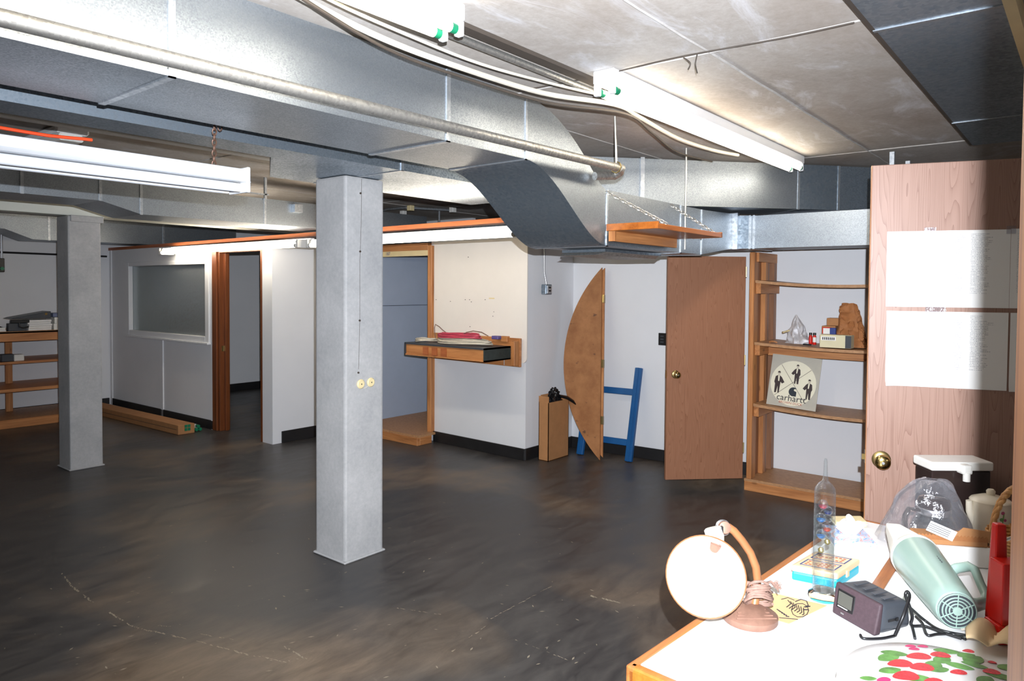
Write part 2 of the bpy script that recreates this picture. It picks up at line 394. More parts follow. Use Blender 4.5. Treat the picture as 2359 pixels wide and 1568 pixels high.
for _ in range(150):
    x, y = rnd.uniform(0, 1480), rnd.uniform(1120, 1568); p = pZ(x, y, 0); a = rnd.uniform(0, 6.3); l = rnd.uniform(.004, .016)
    d = V((math.cos(a), math.sin(a), 0)) * l; s_ = V((-d.y, d.x, 0)) * .3
    mb.add([p - d, p - s_, p + d, p + s_], [(0, 1, 2, 3)])
for i in range(len(mb.v)): mb.v[i] = (mb.v[i][0], mb.v[i][1], .0006)
tag(mb.build('scratch_marks', plain('scuffed_bare_concrete', srgb(150, 140, 122), .8), floor), kind='stuff')

ceiling = struct('ceiling', MB().box((-2.7, -2.4, ZC + .02), (7.7, 10.3, ZC + .15)), M['ceil'], 'bare board-formed concrete ceiling slab')
xs = [-2.7, .155, 2.66, 5.165, 7.7]; ys = [-2.4, -1.25, -.03, 1.19, 2.41, 3.63, 4.85, 6.07, 7.29, 8.51, 9.73, 10.3]
for i in range(len(xs) - 1):
    for j in range(len(ys) - 1):
        dz = rnd.uniform(0, .003)
        MB().box((xs[i] + .004, ys[j] + .004, ZC + dz), (xs[i + 1] - .004, ys[j + 1] - .004, ZC + .02)).build('ceiling_panel', M['ceil'], ceiling)
for x in xs[1:-1]:
    MB().tube([(x + rnd.uniform(-.004, .004), ys[0] + k * .16, ZC + .003) for k in range(int((ys[-1] - ys[0]) / .16))], .006, 6).build('joint_fin', M['fin'], ceiling)
for y in ys[1:-1]:
    MB().tube([(xs[0] + k * .16, y + rnd.uniform(-.004, .004), ZC + .003) for k in range(int((xs[-1] - xs[0]) / .16))], .006, 6).build('joint_fin', M['fin'], ceiling)

def wallmb(p0, p1, z0, z1, th, mb=None):
    p0, p1 = V((*p0, 0)), V((*p1, 0)); d = p1 - p0; n = V((d.y, -d.x, 0)).normalized() * th
    mb = mb or MB(); return mb.ob(p0 + V((0, 0, z0)), d, n, (0, 0, z1 - z0))
struct('wall_left', MB().box((-2.6, 10.15, 0), (7.6, 10.25, ZC)), M['white'], 'white painted wall behind the low wooden shelves')
struct('wall_rear', MB().box((-2.7, -2.3, 0), (-2.6, 10.25, ZC)), M['white'], 'plain white wall behind the photographer')
struct('wall_right', MB().box((-2.6, -2.4, 0), (7.6, -2.3, ZC)), M['white'], 'plain white wall at the end of the table side')
struct('wall_far', MB().box((7.6, -2.4, 0), (7.7, 10.25, ZC)), M['white'], 'white wall closing the rooms beyond the partitions')
# partition with window and door opening
P0, P1 = V((3.98, 10.15, 0)), V((4.06, 6.50, 0)); PD = (P1 - P0).normalized(); PN = V((PD.y, -PD.x, 0))
if PN.x < 0: PN = -PN
def pw(y, off=0, z=0):
    s_ = (y - P0.y) / PD.y; q = P0 + PD * s_ + PN * off; return V((q.x, q.y, z))
def pbox(mb, y0, y1, z0, z1, o0, o1):
    a = pw(y0, o0, z0); b = pw(y1, o0, z0); n = PN * (o1 - o0); return mb.ob(a, b - a, n, (0, 0, z1 - z0))
mb = MB(); ZT = 2.06
wy0, wy1, wz0, wz1 = 9.56, 7.69, 1.02, 1.85
pbox(mb, 10.15, wy0, 0, ZT, 0, .1); pbox(mb, wy1, 7.56, 0, ZT, 0, .1); pbox(mb, wy0, wy1, 0, wz0, 0, .1); pbox(mb, wy0, wy1, wz1, ZT, 0, .1)
pbox(mb, 7.56, 6.5, 2.0, ZT, 0, .1)
struct('wall_partition', mb, M['white'], 'white boarded partition wall with an office window and door opening')
mb = MB()
for yy in (10.13, 8.75, 7.6): pbox(mb, yy, yy - .05, .0, ZT if yy != 8.75 else 1.0, -.012, 0); tag(mb.build('trim_1', M['white'], None), 'white batten strip covering a joint of the boarded partition', 'batten', 'white battens on the partition', 'structure'); mb = MB()
win = thing('window_1', 'fixed office window in a wide white frame', 'window', pw(8.6, 0, 1.0), kind='structure')
for (a, b, c, d_) in ((wy0 + .1, wy0 - .02, .985, 1.89), (wy1 + .02, wy1 - .07, .985, 1.89)): pbox(MB(), a, b, c, d_, -.022, .05).build('window_frame', M['enam'], win, bev=.004) if 0 else None
for i, (a, b, c, d_) in enumerate(((wy0 + .12, wy0 - .01, .965, 1.89), (wy1 + .01, wy1 - .07, .965, 1.89), (wy0 - .01, wy1 + .01, .965, 1.03), (wy0 - .01, wy1 + .01, 1.84, 1.89))):
    mb = MB(); pbox(mb, a, b, c, d_, -.025, .03); mb.build('window_frame', M['white'], win, bev=.004)
mb = MB(); pbox(mb, wy0, wy1, 1.025, 1.845, .03, .036); mb.build('pane', M['pane'], win)
mb = MB(); pbox(mb, wy0 + .08, wy1 - .08, .945, .966, -.05, 0); mb.build('window_sill', M['white'], win, bev=.003)
# stained plate running along the top, past the alcove
a, b = V((3.965, 10.15, 2.055)), V((4.10, 3.15, 2.088))
mb = MB(); mb.ob(a, b - a, (.12, 0, 0), (0, 0, .036)); struct('trim_2', mb, M['trimwood'], 'long stained wooden top plate running along the partition head')
# door opening 1
d1 = thing('door_1', 'open doorway with dark stained wooden jambs beside the office window', 'doorway', pw(7.0), kind='structure')
mb = MB(); pbox(mb, 7.56, 7.47, 0, 2.0, -.02, .0); mb.build('casing', M['jamb'], d1, bev=.004)
mb = MB(); pbox(mb, 7.555, 7.435, 0, 2.0, .0, .12); mb.build('jamb', M['jamb'], d1, bev=.003)
mb = MB(); pbox(mb, 7.49, 7.40, 0, 1.98, .05, .09); mb.build('door_stop', M['jamb'], d1, bev=.003)
mb = MB(); pbox(mb, 6.625, 6.59, 0, 2.0, -.02, .1); mb.build('jamb', M['jamb'], d1, bev=.003)
mb = MB(); pbox(mb, 7.435, 6.6, 1.96, 2.0, 0, .1); mb.build('head_jamb', M['jamb'], d1, bev=.003)
mb = MB(); pbox(mb, 7.434, 7.428, .88, .94, .02, .06); mb.build('strike_plate', M['brass'], d1)
struct('wall_alcove', MB().box((4.04, 6.41, 0), (4.14, 6.59, ZT)).box((4.14, 6.41, 0), (5.6, 6.5, ZT)), M['white'], 'white wall returning beside the doorway into the alcove')
# panel wall, corner wall, back wall
struct('wall_panel', wallmb((5.235, 5.36), (5.194, 4.07), 0, 2.1, -.1), M['white'], 'white wall below the wall-hung wooden shelf')
struct('wall_return', MB().box((5.194, 3.98, 0), (6.05, 4.07, ZC)).box((5.194, 3.98, 0), (5.2, 4.07, ZC)) if 0 else MB().box((5.29, 4.07, 0), (6.0, 4.16, ZC)), M['white'], 'short white return wall with the metal conduit')
Q0, Q1 = V((5.955, 4.07, 0)), V((6.17, .2, 0))
def qw(y, off=0, z=0):
    d = (Q1 - Q0); s_ = (y - Q0.y) / d.y; q = Q0 + d * s_; return V((q.x - off, q.y, z))
struct('wall_back', wallmb((Q0.x, Q0.y + .09), (Q1.x, Q1.y), 0, ZC, -.1), M['white'], 'white back wall behind the blue steel frame')
struct('wall_stair', MB().box((5.29, 6.25, 0), (7.6, 6.32, 2.05)), M['blue'], 'blue-grey wall inside the raised opening')
MB().box((5.29, 6.244, 1.385), (7.6, 6.25, 1.39)).build('panel_joint', M['ink'], bpy.data.objects['wall_stair'])
struct('wall_inner', MB().box((7.0, 6.4, 0), (7.06, 10.15, ZC)), M['white'], 'white inner wall of the office beyond the doorway')
# baseboards
def bb(name, mb, lab): struct(name, mb, M['black'], lab, bev=.003)
mb = MB(); pbox(mb, 10.08, 7.56, 0, .1, -.012, -.0); bb('baseboard_partition', mb, 'black rubber baseboard under the office window')
bb('baseboard_alcove', MB().box((4.14, 6.398, 0), (5.3, 6.41, .12)), 'black baseboard along the alcove wall')
bb('baseboard_panel', wallmb((5.218, 5.3), (5.182, 4.06), 0, .11, .012), 'black baseboard under the wall-hung shelf')
bb('baseboard_return', MB().box((5.182, 4.056, 0), (5.95, 4.07, .11)), 'black baseboard on the short return wall')
bb('baseboard_back', wallmb((Q0.x - .012, 4.056), (qw(2.2).x - .012, 2.2), 0, .11, .012), 'black baseboard behind the blue steel frame')
bb('baseboard_left', MB().box((-2.6, 10.138, 0), (3.96, 10.15, .1)), 'black baseboard behind the low shelves')
bb('baseboard_inner', MB().box((4.1, 10.135, 0), (7.0, 10.15, .11)), 'black baseboard inside the office')
# raised opening with wooden frame
d2 = thing('door_2', 'wood framed opening to a raised blue-grey passage', 'doorway', (5.23, 5.8, 0), kind='structure')
MB().box((5.18, 5.305, .1), (5.29, 5.36, 2.03)).build('jamb', M['wood_z'], d2, bev=.003)
MB().box((5.18, 5.36, 1.985), (5.29, 6.41, 2.06)).build('head_jamb', M['wood_y'], d2, bev=.003)
MB().box((5.20, 5.36, 1.93), (5.29, 6.41, 1.985)).build('head_strip', M['cream'], d2)
MB().box((5.205, 5.345, .1), (5.285, 5.375, 1.93)).build('door_stop', M['cream'], d2) if 0 else None
text_mesh('pencil_mark', '187', .05, V((5.199, 6.0, 1.945)), (0, -1, 0), (0, 0, 1), M['inkblue'], d2)
pf = thing('wooden_platform', 'low wooden step platform in front of the blue-grey passage', 'platform', (4.95, 5.26, 0))
MB().box((4.955, 5.262, .08), (7.0, 6.24, .102)).build('deck', M['ply'], pf)
MB().box((4.945, 5.258, .0), (4.985, 6.24, .08)).build('front_board', M['wood_y'], pf, bev=.003)
MB().box((4.985, 5.258, .0), (5.15, 5.29, .08)).build('side_board', M['wood_x'], pf, bev=.003)

# ================================================================== COLUMNS
def column(x0, y0, w, h, label, nm):
    t_ = thing('concrete_column', label, 'column', (x0, y0, 0), 'concrete columns')
    MB().box((x0, y0, 0), (x0 + w, y0 + w, h)).build('shaft', M['column'], t_, bev=.014, seg=2)
    mb = MB(); mb.box((x0 - .012, y0 - .012, 0), (x0 + w + .012, y0 + w + .012, .014)); mb.build('base_flange', M['column'], t_, bev=.006)
    return t_
c1 = column(2.556, 3.316, .283, 2.235, 'square concrete column carrying two cream round plates', 0)
c2 = column(2.33, 6.785, .262, 2.19, 'square concrete column in front of the low wooden shelves', 1)
MB().box((2.35, 6.77, 2.14), (2.61, 7.06, 2.195)).build('cap', M['column'], c2, bev=.004)
for px, py in ((830, 884), (853, 880)):
    p = pY(px, py, 3.316); MB().lathe([(.026, 0), (.028, .006), (.022, .012)], p, (0, -1, 0), 20).build('round_plate', M['cream'], c1, smooth=40)
    MB().lathe([(.004, .011), (.004, .014)], p, (0, -1, 0), 8).build('screw', M['steel'], c1)
for px, py in ((830, 445), (829, 579), (828, 738), (825, 858)):
    MB().lathe([(.006, 0), (.006, .006)], pY(px, py, 3.316), (0, -1, 0), 8).build('anchor', M['cabled'], c1)
MB().tube([pY(x, y, 3.3155) for x, y in ((833, 412), (832, 520), (829, 600), (829, 740), (826, 850))], .0012, 5).build('crack', M['cabled'], c1)
MB().tube([pY(x, y, 3.312) for x, y in ((832, 893), (840, 894), (848, 889))], .0022, 6).build('wire', M['cable'], c1)

# ================================================================== DUCTS
Y1, Y2 = 2.122, 2.622; ZB, ZTp = 2.214, 2.511; LB, LT = 1.84, 2.149
duct = thing('supply_duct', 'large galvanised air duct with a downward offset bend under the ceiling', 'duct', (2.7, 2.3, 1.84))
def seams(mb_parent, x, z0, z1, y0=Y1, y1=Y2, w=.022, mat='galvc'):
    mb = MB(); e = .005
    mb.box((x - w / 2, y0 - e, z0 - e), (x + w / 2, y0, z1)); mb.box((x - w / 2, y0 - e, z0 - e), (x + w / 2, y1 + e, z0)); mb.box((x - w / 2, y1, z0 - e), (x + w / 2, y1 + e, z1))
    mb.build('seam', M[mat], mb_parent)
for x0, x1 in ((-2.4, -.6), (-.6, 1.008), (1.008, 2.165), (2.165, 2.694)):
    MB().box((x0, Y1, ZB), (x1, Y2, ZTp)).build('duct_section', M['galv'], duct)
for x in (-.6, 1.008, 2.165): seams(duct, x, ZB, ZTp)
N = 22
def sm(t): t = max(0, min(1, t)); return t * t * (3 - 2 * t)
top = [(2.694 + .736 * i / N, ZTp - (ZTp - LT) * sm(.5 - .5 * math.cos(math.pi * (i / N)) if 0 else i / N)) for i in range(N + 1)]
bot = [(2.694 + .736 * i / N, ZB - (ZB - LB) * sm(i / N)) for i in range(N + 1)]
top = [(x + .10 * math.sin(math.pi * i / N), z) for i, (x, z) in enumerate(top)]
bot = [(x + .01 * math.sin(math.pi * i / N), z) for i, (x, z) in enumerate(bot)]
mb = MB()
for i in range(N):
    (xa, za), (xb, zb_), (xc, zc_), (xd, zd) = bot[i], bot[i + 1], top[i + 1], top[i]
    mb.add([(xa, Y1, za), (xb, Y1, zb_), (xc, Y1, zc_), (xd, Y1, zd), (xa, Y2, za), (xb, Y2, zb_), (xc, Y2, zc_), (xd, Y2, zd)], [(0, 1, 2, 3), (7, 6, 5, 4), (0, 4, 5, 1), (3, 2, 6, 7)])
bmx = mb.build('offset_bend', M['galv'], duct, smooth=30)
mb = MB()
for i in range(N):
    (xa, za), (xb, zb_) = bot[i], bot[i + 1]
    mb.add([(xa, Y1 - .004, za - .003), (xb, Y1 - .004, zb_ - .003), (xb, Y2 + .004, zb_ - .003), (xa, Y2 + .004, za - .003)], [(0, 1, 2, 3)])
mb.build('bend_underside', M['galvd'], duct, smooth=30)  # underside of the bend, in a darker metal than its sides
for x, a, b in ((2.694, ZB, ZTp), (3.43, LB, LT)): seams(duct, x, a, b, w=.014)
for x0, x1 in ((3.43, 4.345), (4.345, 4.665)): MB().box((x0, Y1, LB), (x1, Y2, LT)).build('duct_section', M['galv'], duct)
mb = MB(); mb.hexa([(4.665, Y1, LB), (4.665, Y2, LB), (5.2, Y2, LB + .03), (5.2, Y1, 1.905), (4.665, Y1, LT), (4.665, Y2, LT), (5.2, Y2, LT), (5.2, Y1, 2.165)]); mb.build('reducer', M['galv'], duct)
for x in (4.345, 4.665): seams(duct, x, LB, LT, w=.016)
MB().box((5.2, Y1 - .04, 1.9), (5.235, Y2, 2.17)).build('flange', M['galvc'], duct)
bd = thing('branch_duct', 'galvanised branch duct running above the closet doors', 'duct', (5.3, 1.5, 1.9))
MB().box((5.235, -.3, 1.905), (5.6, 2.0, 2.145)).build('duct_section', M['galv'], bd)
MB().box((5.236, 2.0, 1.905), (5.62, 2.62, 2.15)).build('elbow', M['galvd'], bd)
for y in (2.0, 1.97): MB().box((5.229, y - .008, 1.9), (5.61, y + .008, 2.15)).build('seam', M['galvc'], bd)
reg = thing('duct_register', 'shallow beige air register under the lowered duct', 'register', (4.2, 2.4, 1.8))
MB().box((3.62, 2.25, 1.818), (4.32, 2.56, 1.8345)).build('collar', M['galvd'], reg); mb = MB()
mb.hexa([(3.6, 2.3, 1.80), (4.34, 2.3, 1.80), (4.34, 2.57, 1.80), (3.6, 2.57, 1.80), (3.64, 2.26, 1.818), (4.31, 2.26, 1.818), (4.31, 2.56, 1.818), (3.64, 2.56, 1.818)]); mb.build('face_plate', M['pipe'], reg)
nb = thing('flat_duct', 'flat weathered galvanised duct resting on the concrete column', 'duct', (2.5, 3.0, 2.24))
for x0, x1, yb0, yb1 in ((-2.4, .2, 3.16, 3.16), (.2, 2.0, 3.16, 3.18), (2.0, 2.35, 3.18, 3.75), (2.35, 2.66, 3.75, 3.75), (2.66, 4.08, 3.75, 3.75)):
    MB().hexa([(x0, 2.955, 2.237), (x1, 2.955, 2.237), (x1, yb1, 2.237), (x0, yb0, 2.237), (x0, 2.955, 2.45), (x1, 2.955, 2.45), (x1, yb1, 2.45), (x0, yb0, 2.45)]).build('duct_section', M['galvw'], nb)
for x in (.2, 2.66): MB().box((x - .01, 2.95, 2.234), (x + .01, 3.16 if x < 1 else 3.75, 2.237)).box((x - .01, 2.95, 2.234), (x + .01, 2.955, 2.45)).build('seam', M['galvc'], nb)
# diagonal ceiling duct
A, Bp = V((4.10, 2.80, 0)), V((5.60, 1.475, 0)); dd = (Bp - A).normalized(); dn = V((-dd.y, dd.x, 0)); dn = dn if dn.y > 0 else -dn
gd = thing('diagonal_duct', 'galvanised duct crossing diagonally just under the ceiling', 'duct', (4.7, 2.3, 2.19))
L = (Bp - A).length; k1 = (V((5.343, 1.68, 0)) - A).dot(dd)
for s0, s1, mt in ((0, k1, 'galv'), (k1, L, 'galvd')):
    MB().ob(A + dd * s0 + V((0, 0, 2.188)), dd * (s1 - s0), dn * .42, (0, 0, .322)).build('duct_section', M[mt], gd)
for s0 in (k1, L - .01): MB().ob(A + dd * (s0 - .008) - dn * .005 + V((0, 0, 2.184)), dd * .016, dn * .43, (0, 0, .326)).build('seam', M['galvc'], gd)
MB().ob(Bp + dd * .0 + V((0, 0, 2.19)), dd * .5, dn * .12, (0, 0, .318)).build('end_section', M['galvw'], gd)
# right shallow duct
rdct = thing('shallow_duct', 'wide shallow galvanised duct fixed flat under the ceiling above the table', 'duct', (3, .4, 2.47))
for x0, x1 in ((-1.2, 1.0), (1.0, 2.66), (2.66, 4.36), (4.36, 5.1)): MB().box((x0, .232, 2.475), (x1, .596, 2.511)).build('duct_section', M['galvd'], rdct)
for x in (1.0, 2.66, 4.36): MB().box((x - .010, .228, 2.471), (x + .010, .604, 2.475)).build('seam', M['galv'], rdct)
MB().box((-1.2, .598, 2.478), (5.1, .612, 2.512)).build('side_strip', M['cabled'], rdct)
MB().box((-1.2, .2, 2.44), (5.1, .232, 2.512)).build('edge_board', M['cream'], rdct)
# left far ducts and beam
YD = 5.5
g1 = thing('stepped_duct', 'galvanised duct stepping down behind the hanging light', 'duct', (2.3, YD, 2.1))
prof = [(-1.5, 2.2), (2.1, 2.2), (2.38, 2.125), (5.3, 2.135), (5.3, 2.345), (-1.5, 2.345)]
MB().prism([(x, YD, z) for x, z in prof], (0, .5, 0)).build('duct_section', M['galv'], g1)
for x, z in ((2.1, 2.2), (2.38, 2.125), (1.62, 2.2), (3.4, 2.13)): MB().box((x - .01, YD - .005, z - .003), (x + .01, YD, 2.345)).build('seam', M['galvc'], g1)
MB().box((3.38, YD - .03, 2.33), (3.4, YD - .012, ZC)).box((3.2, YD - .03, 2.37), (3.42, YD - .012, 2.382)).build('hanger', M['galvc'], g1)
MB().box((3.66, YD - .05, 2.25), (3.74, YD, 2.32)).build('box', M['galvc'], g1)
bmw = thing('painted_beam', 'off-white painted beam carried by the column near the low shelves', 'beam', (2.4, 6.9, 2.195))
MB().box((-2.5, 6.86, 2.197), (6.9, 7.06, 2.33)).build('beam_body', plain('off_white_beam', srgb(222, 224, 214), .6, var=.03), bmw, bev=.005)
g2 = thing('sloping_duct', 'galvanised duct along the far left wall above the low shelves', 'duct', (3, 9.3, 2.1))
prof = [(0, 2.22), (2.57, 2.21), (2.84, 2.108), (5.3, 2.125), (5.3, 2.38), (0, 2.38)]
MB().prism([(x, 9.3, z) for x, z in prof], (0, .5, 0)).build('duct_section', M['galv'], g2)
for x in (3.0, 4.3): MB().box((x - .012, 9.295, 2.105), (x + .012, 9.3, 2.38)).build('seam', M['galvc'], g2)
g3 = thing('passage_duct', 'dull duct beyond the stained top plate', 'duct', (5.7, 5, 2.1))
MB().box((5.6, 4.2, 2.105), (5.95, 6.35, 2.27)).build('duct_section', M['galvd'], g3)
MB().lathe([(.09, 0), (.09, .12)], (5.5, 6.1, 2.13), (0, 0, 1), 20).build('collar', M['galvc'], g3, smooth=40)

# ================================================================== PIPES, CONDUITS, CABLES
pp = thing('long_pipe', 'long weathered steel pipe along the side of the large duct', 'pipe', (2, 2, 2.22))
MB().tube([(-2.4, 2.0, 2.205), (.55, 2.0, 2.223), (1.38, 2.0, 2.228), (3.34, 2.0, 2.247)], .022, 14).build('pipe_run', M['pipe'], pp, smooth=40)
MB().tube([(3.34, 2.0, 2.247), (3.37, 2.002, 2.246), (3.39, 2.02, 2.235), (3.385, 2.06, 2.215)], .027, 12).build('elbow', M['pipe'], pp, smooth=40)
MB().tube([(3.385, 2.05, 2.215), (3.25, 2.09, 2.2)], .022, 12).build('return_pipe', M['pipe'], pp, smooth=40)
MB().tube([(3.32, 2.0, 2.27), (3.318, 2.01, 2.518)], .006, 6).build('hanger_rod', M['chains'], pp)
MB().tube([(3.32, 2.0, 2.247 + .03 * math.cos(a / 8 * 6.283)) if 0 else (3.32, 2.0 + .03 * math.sin(a / 8 * 6.283), 2.247 + .03 * math.cos(a / 8 * 6.283)) for a in range(8)], .004, 6, closed=True).build('hanger_ring', M['brassd'], pp)
def cable(name, pts, r, mat, label, z=2.48, sag=None, grp='cables under the ceiling'):
    P = [pZ(x, y, zz) for x, y, zz in pts]
    # smooth with Catmull-Rom
    out = []
    for i in range(len(P) - 1):
        p0, p1, p2, p3 = P[max(i - 1, 0)], P[i], P[i + 1], P[min(i + 2, len(P) - 1)]
        for k in range(6):
            t_ = k / 6; out.append(.5 * ((2 * p1) + (p2 - p0) * t_ + (2 * p0 - 5 * p1 + 4 * p2 - p3) * t_ ** 2 + (3 * p1 - p0 - 3 * p2 + p3) * t_ ** 3))
    out.append(P[-1])
    return tag(MB().tube(out, r, 8).build(name, M[mat], smooth=40), label, 'cable', grp)
cable('thick_cable', [(560, -90, 2.49), (705, 0, 2.48), (880, 88, 2.455), (1050, 152, 2.45), (1250, 214, 2.45), (1415, 240, 2.455), (1470, 268, 2.47), (1560, 318, 2.46), (1640, 345, 2.47), (1700, 357, 2.49)], .011, 'cable', 'thick pale cable sagging beside the lit ceiling light')
cable('thin_cable', [(600, -98, 2.474), (745, -8, 2.474), (910, 68, 2.474), (1110, 148, 2.474), (1310, 202, 2.474), (1500, 246, 2.474), (1610, 300, 2.474), (1716, 344, 2.476)], .006, 'cable', 'thin pale cable above the thick one')
cable('dark_cable', [(680, -14, 2.47), (890, 112, 2.425), (1060, 176, 2.42), (1260, 236, 2.42), (1440, 262, 2.425), (1500, 304, 2.43), (1560, 350, 2.425), (1640, 372, 2.44)], .006, 'cabled', 'dark cable drooping below the pale cables')
cable('ceiling_wire', [(1220, 205, 2.51), (1380, 175, 2.512), (1441, 160, 2.512), (1560, 132, 2.512), (1690, 108, 2.512), (1830, 82, 2.512), (1968, 52, 2.512)], .003, 'cabled', 'thin brown wire stapled along the ceiling joint')
cable('wire_end', [(1575, 133, 2.51), (1590, 145, 2.48), (1585, 160, 2.46)], .0025, 'cabled', 'frayed wire end hanging from the ceiling joint')
cable('wire_end', [(1606, 126, 2.51), (1602, 148, 2.47), (1606, 168, 2.45)], .0025, 'cabled', 'second wire end dangling from the ceiling joint')
tag(MB().tube([(-2.4, 1.80, 2.498), (1.5, 1.80, 2.498), (3.1, 1.80, 2.498), (4.9, 1.80, 2.498)], .014, 10).build('steel_conduit', M['pipe'], smooth=40), 'straight steel conduit fixed along the ceiling', 'conduit')
tag(MB().box((-2.4, 1.715, 2.503), (4.9, 1.765, 2.519)).build('shaded_gap_strip', M['cabled']), 'dark strip standing for the shaded gap beside the steel conduit', 'gap strip')  # dark colour stands for the shade in the gap along the conduit
tag(MB().tube([(-2.4, 4.5, 2.497), (5.9, 4.58, 2.497)], .012, 8).build('white_conduit', M['enam'], smooth=40), 'long white conduit across the ceiling behind the columns', 'conduit')
cb = thing('ceiling_conduit', 'bent steel conduit with junction boxes on the far ceiling', 'conduit', (5.7, 6, 2.5))
MB().tube([pZ(880, 487, 2.5), pZ(890, 482, 2.5), pZ(935, 478, 2.5), pZ(1040, 484, 2.5)], .014, 8).build('conduit_run', M['galvc'], cb, smooth=40)
for px, py, c_ in ((946, 479, 'cream'), (1043, 483, 'plast'), (929, 491, 'plast')):
    p = pZ(px, py, 2.49); MB().box(p - V((.03, .03, .03)), p + V((.03, .03, .028))).build('junction_box', M[c_], cb, bev=.003)
MB().tube([pZ(1012, 486, 2.49), pZ(1012, 500, 2.4) if 0 else V((pZ(1012, 486, 2.49).x, pZ(1012, 486, 2.49).y, 2.28))], .012, 8).build('drop_pipe', M['galvc'], cb)
# hangers beside the lowered duct
for px, r, lab in ((1581, .006, 'thin steel hanger rod beside the lowered duct'),):
    p = pY(px, 352, 2.09); tag(MB().tube([(p.x, p.y, 2.518), (p.x, p.y, 1.86)], r, 8).build('hanging_rod', M['chains']), lab, 'hanger')
p = pX(1605, 358, 4.42); p2 = A + dd * .9
tag(MB().ob((4.40, 2.505, 2.16) if 0 else (A + dd * .47 - dn * .012 + V((0, 0, 2.17))), dd * .03, dn * .01, (0, 0, .348)).build('hanging_strap', M['galvc']), 'flat galvanised strap down the face of the diagonal duct', 'hanger')
# conduit and box on the return wall
jb = thing('wall_conduit', 'bent metal conduit ending in a grey junction box on the return wall', 'conduit', (5.46, 4.06, 1.55))
MB().tube([(5.44, 4.055, 2.1), (5.445, 4.055, 1.75), (5.462, 4.05, 1.68), (5.465, 4.04, 1.62)], .009, 10).build('conduit_run', M['steel'], jb, smooth=40)
MB().box((5.415, 4.012, 1.54), (5.517, 4.069, 1.635)).build('junction_box', M['galvd'], jb, bev=.006)
MB().box((5.43, 4.004, 1.55), (5.503, 4.012, 1.625)).build('cover_plate', M['galvc'], jb, bev=.002)
for z in (1.575, 1.605): MB().box((5.45, 4.001, z - .009), (5.483, 4.004, z + .009)).build('socket', M['blackp'], jb)
# light switch
sw = thing('wall_switch', 'black light switch plate on the back wall beside the brown door', 'switch', (5.99, 3.1, 1.13))
p = qw(3.1, .001, 1.13); MB().box((p.x - .01, 3.06, 1.078), (p.x, 3.14, 1.192)).build('plate', M['blackp'], sw, bev=.003)
for z in (1.108, 1.135, 1.162): MB().box((p.x - .016, 3.085, z - .006), (p.x - .01, 3.115, z + .006)).build('toggle', M['char'], sw)

# ================================================================== LIGHTS
def tubes(parent, a, b, r, lit, name='fluorescent_tube', caps='green'):
    a, b = V(a), V(b); d = (b - a).normalized()
    o = MB().tube([a + d * .03, b - d * .03], r, 14).build(name, M['lit'] if lit else M['tubeoff'], parent, smooth=50)
    for e, s_ in ((a, 1), (b, -1)): MB().tube([e + d * s_ * .004, e + d * s_ * .03], r * .98, 14).build('end_cap', M[caps], o, smooth=50)
    return o
def socket_pair(parent, c_, ax, lat, h):
    for s_ in (-1, 1):
        MB().ob(V(c_) - V(ax) * .012 + V(lat) * (s_ * .036 - .014), V(ax) * .024, V(lat) * .028, (0, 0, -h)).build('lamp_holder', M['enam'], parent, bev=.004)
def ceil_light(x0, x1, yc, label, pull=0):
    t_ = thing('ceiling_light', label, 'light', ((x0 + x1) / 2, yc, ZC), 'lit fluorescent ceiling lights')
    MB().box((x0, yc - .052, ZC - .055), (x1, yc + .052, ZC - .001)).build('housing', M['enam'], t_, bev=.004)
    for xe in (x0 + .013, x1 - .013): socket_pair(t_, (xe, yc, ZC - .055), (1, 0, 0), (0, 1, 0), .05)
    for s_ in (-1, 1): tubes(t_, (x0 + .028, yc + s_ * .036, ZC - .086), (x1 - .028, yc + s_ * .036, ZC - .086), .017, True)
    return t_
ceil_light(2.585, 5.09, 1.625, 'long lit twin-tube ceiling light ending at the diagonal duct')
ceil_light(-.78, 1.72, 1.66, 'lit twin-tube ceiling light directly above the large duct side')
def wall_light(y0, y1, label):
    t_ = thing('header_ceiling_light', label, 'light', (3.93, (y0 + y1) / 2, 2.0), 'lit tubes along the partition head')
    xa = 3.965 + (10.15 - (y0 + y1) / 2) * .02
    xh = xa - .012 if y0 > 6 else xa + .02
    MB().box((xh - .048, y1, 2.0), (xh, y0, 2.05 + (.006 if y0 < 6 else 0))).build('housing', M['enam'], t_, bev=.003)
    for ye in (y0 - .013, y1 + .013):
        MB().box((xa - .20, ye - .012, 1.955), (xa - .03, ye + .012, 2.03)).build('lamp_holder', M['plast'], t_, bev=.003)
    for dz, dx in ((1.975, -.185), (2.008, -.165)): tubes(t_, (xa + dx, y0 - .03, dz), (xa + dx, y1 + .03, dz), .019, True, caps='plast')
wall_light(8.41, 5.66, 'lit fluorescent tube fixture on the partition above the doorway')
wall_light(5.61, 3.12, 'lit fluorescent tube fixture on the header above the alcove')
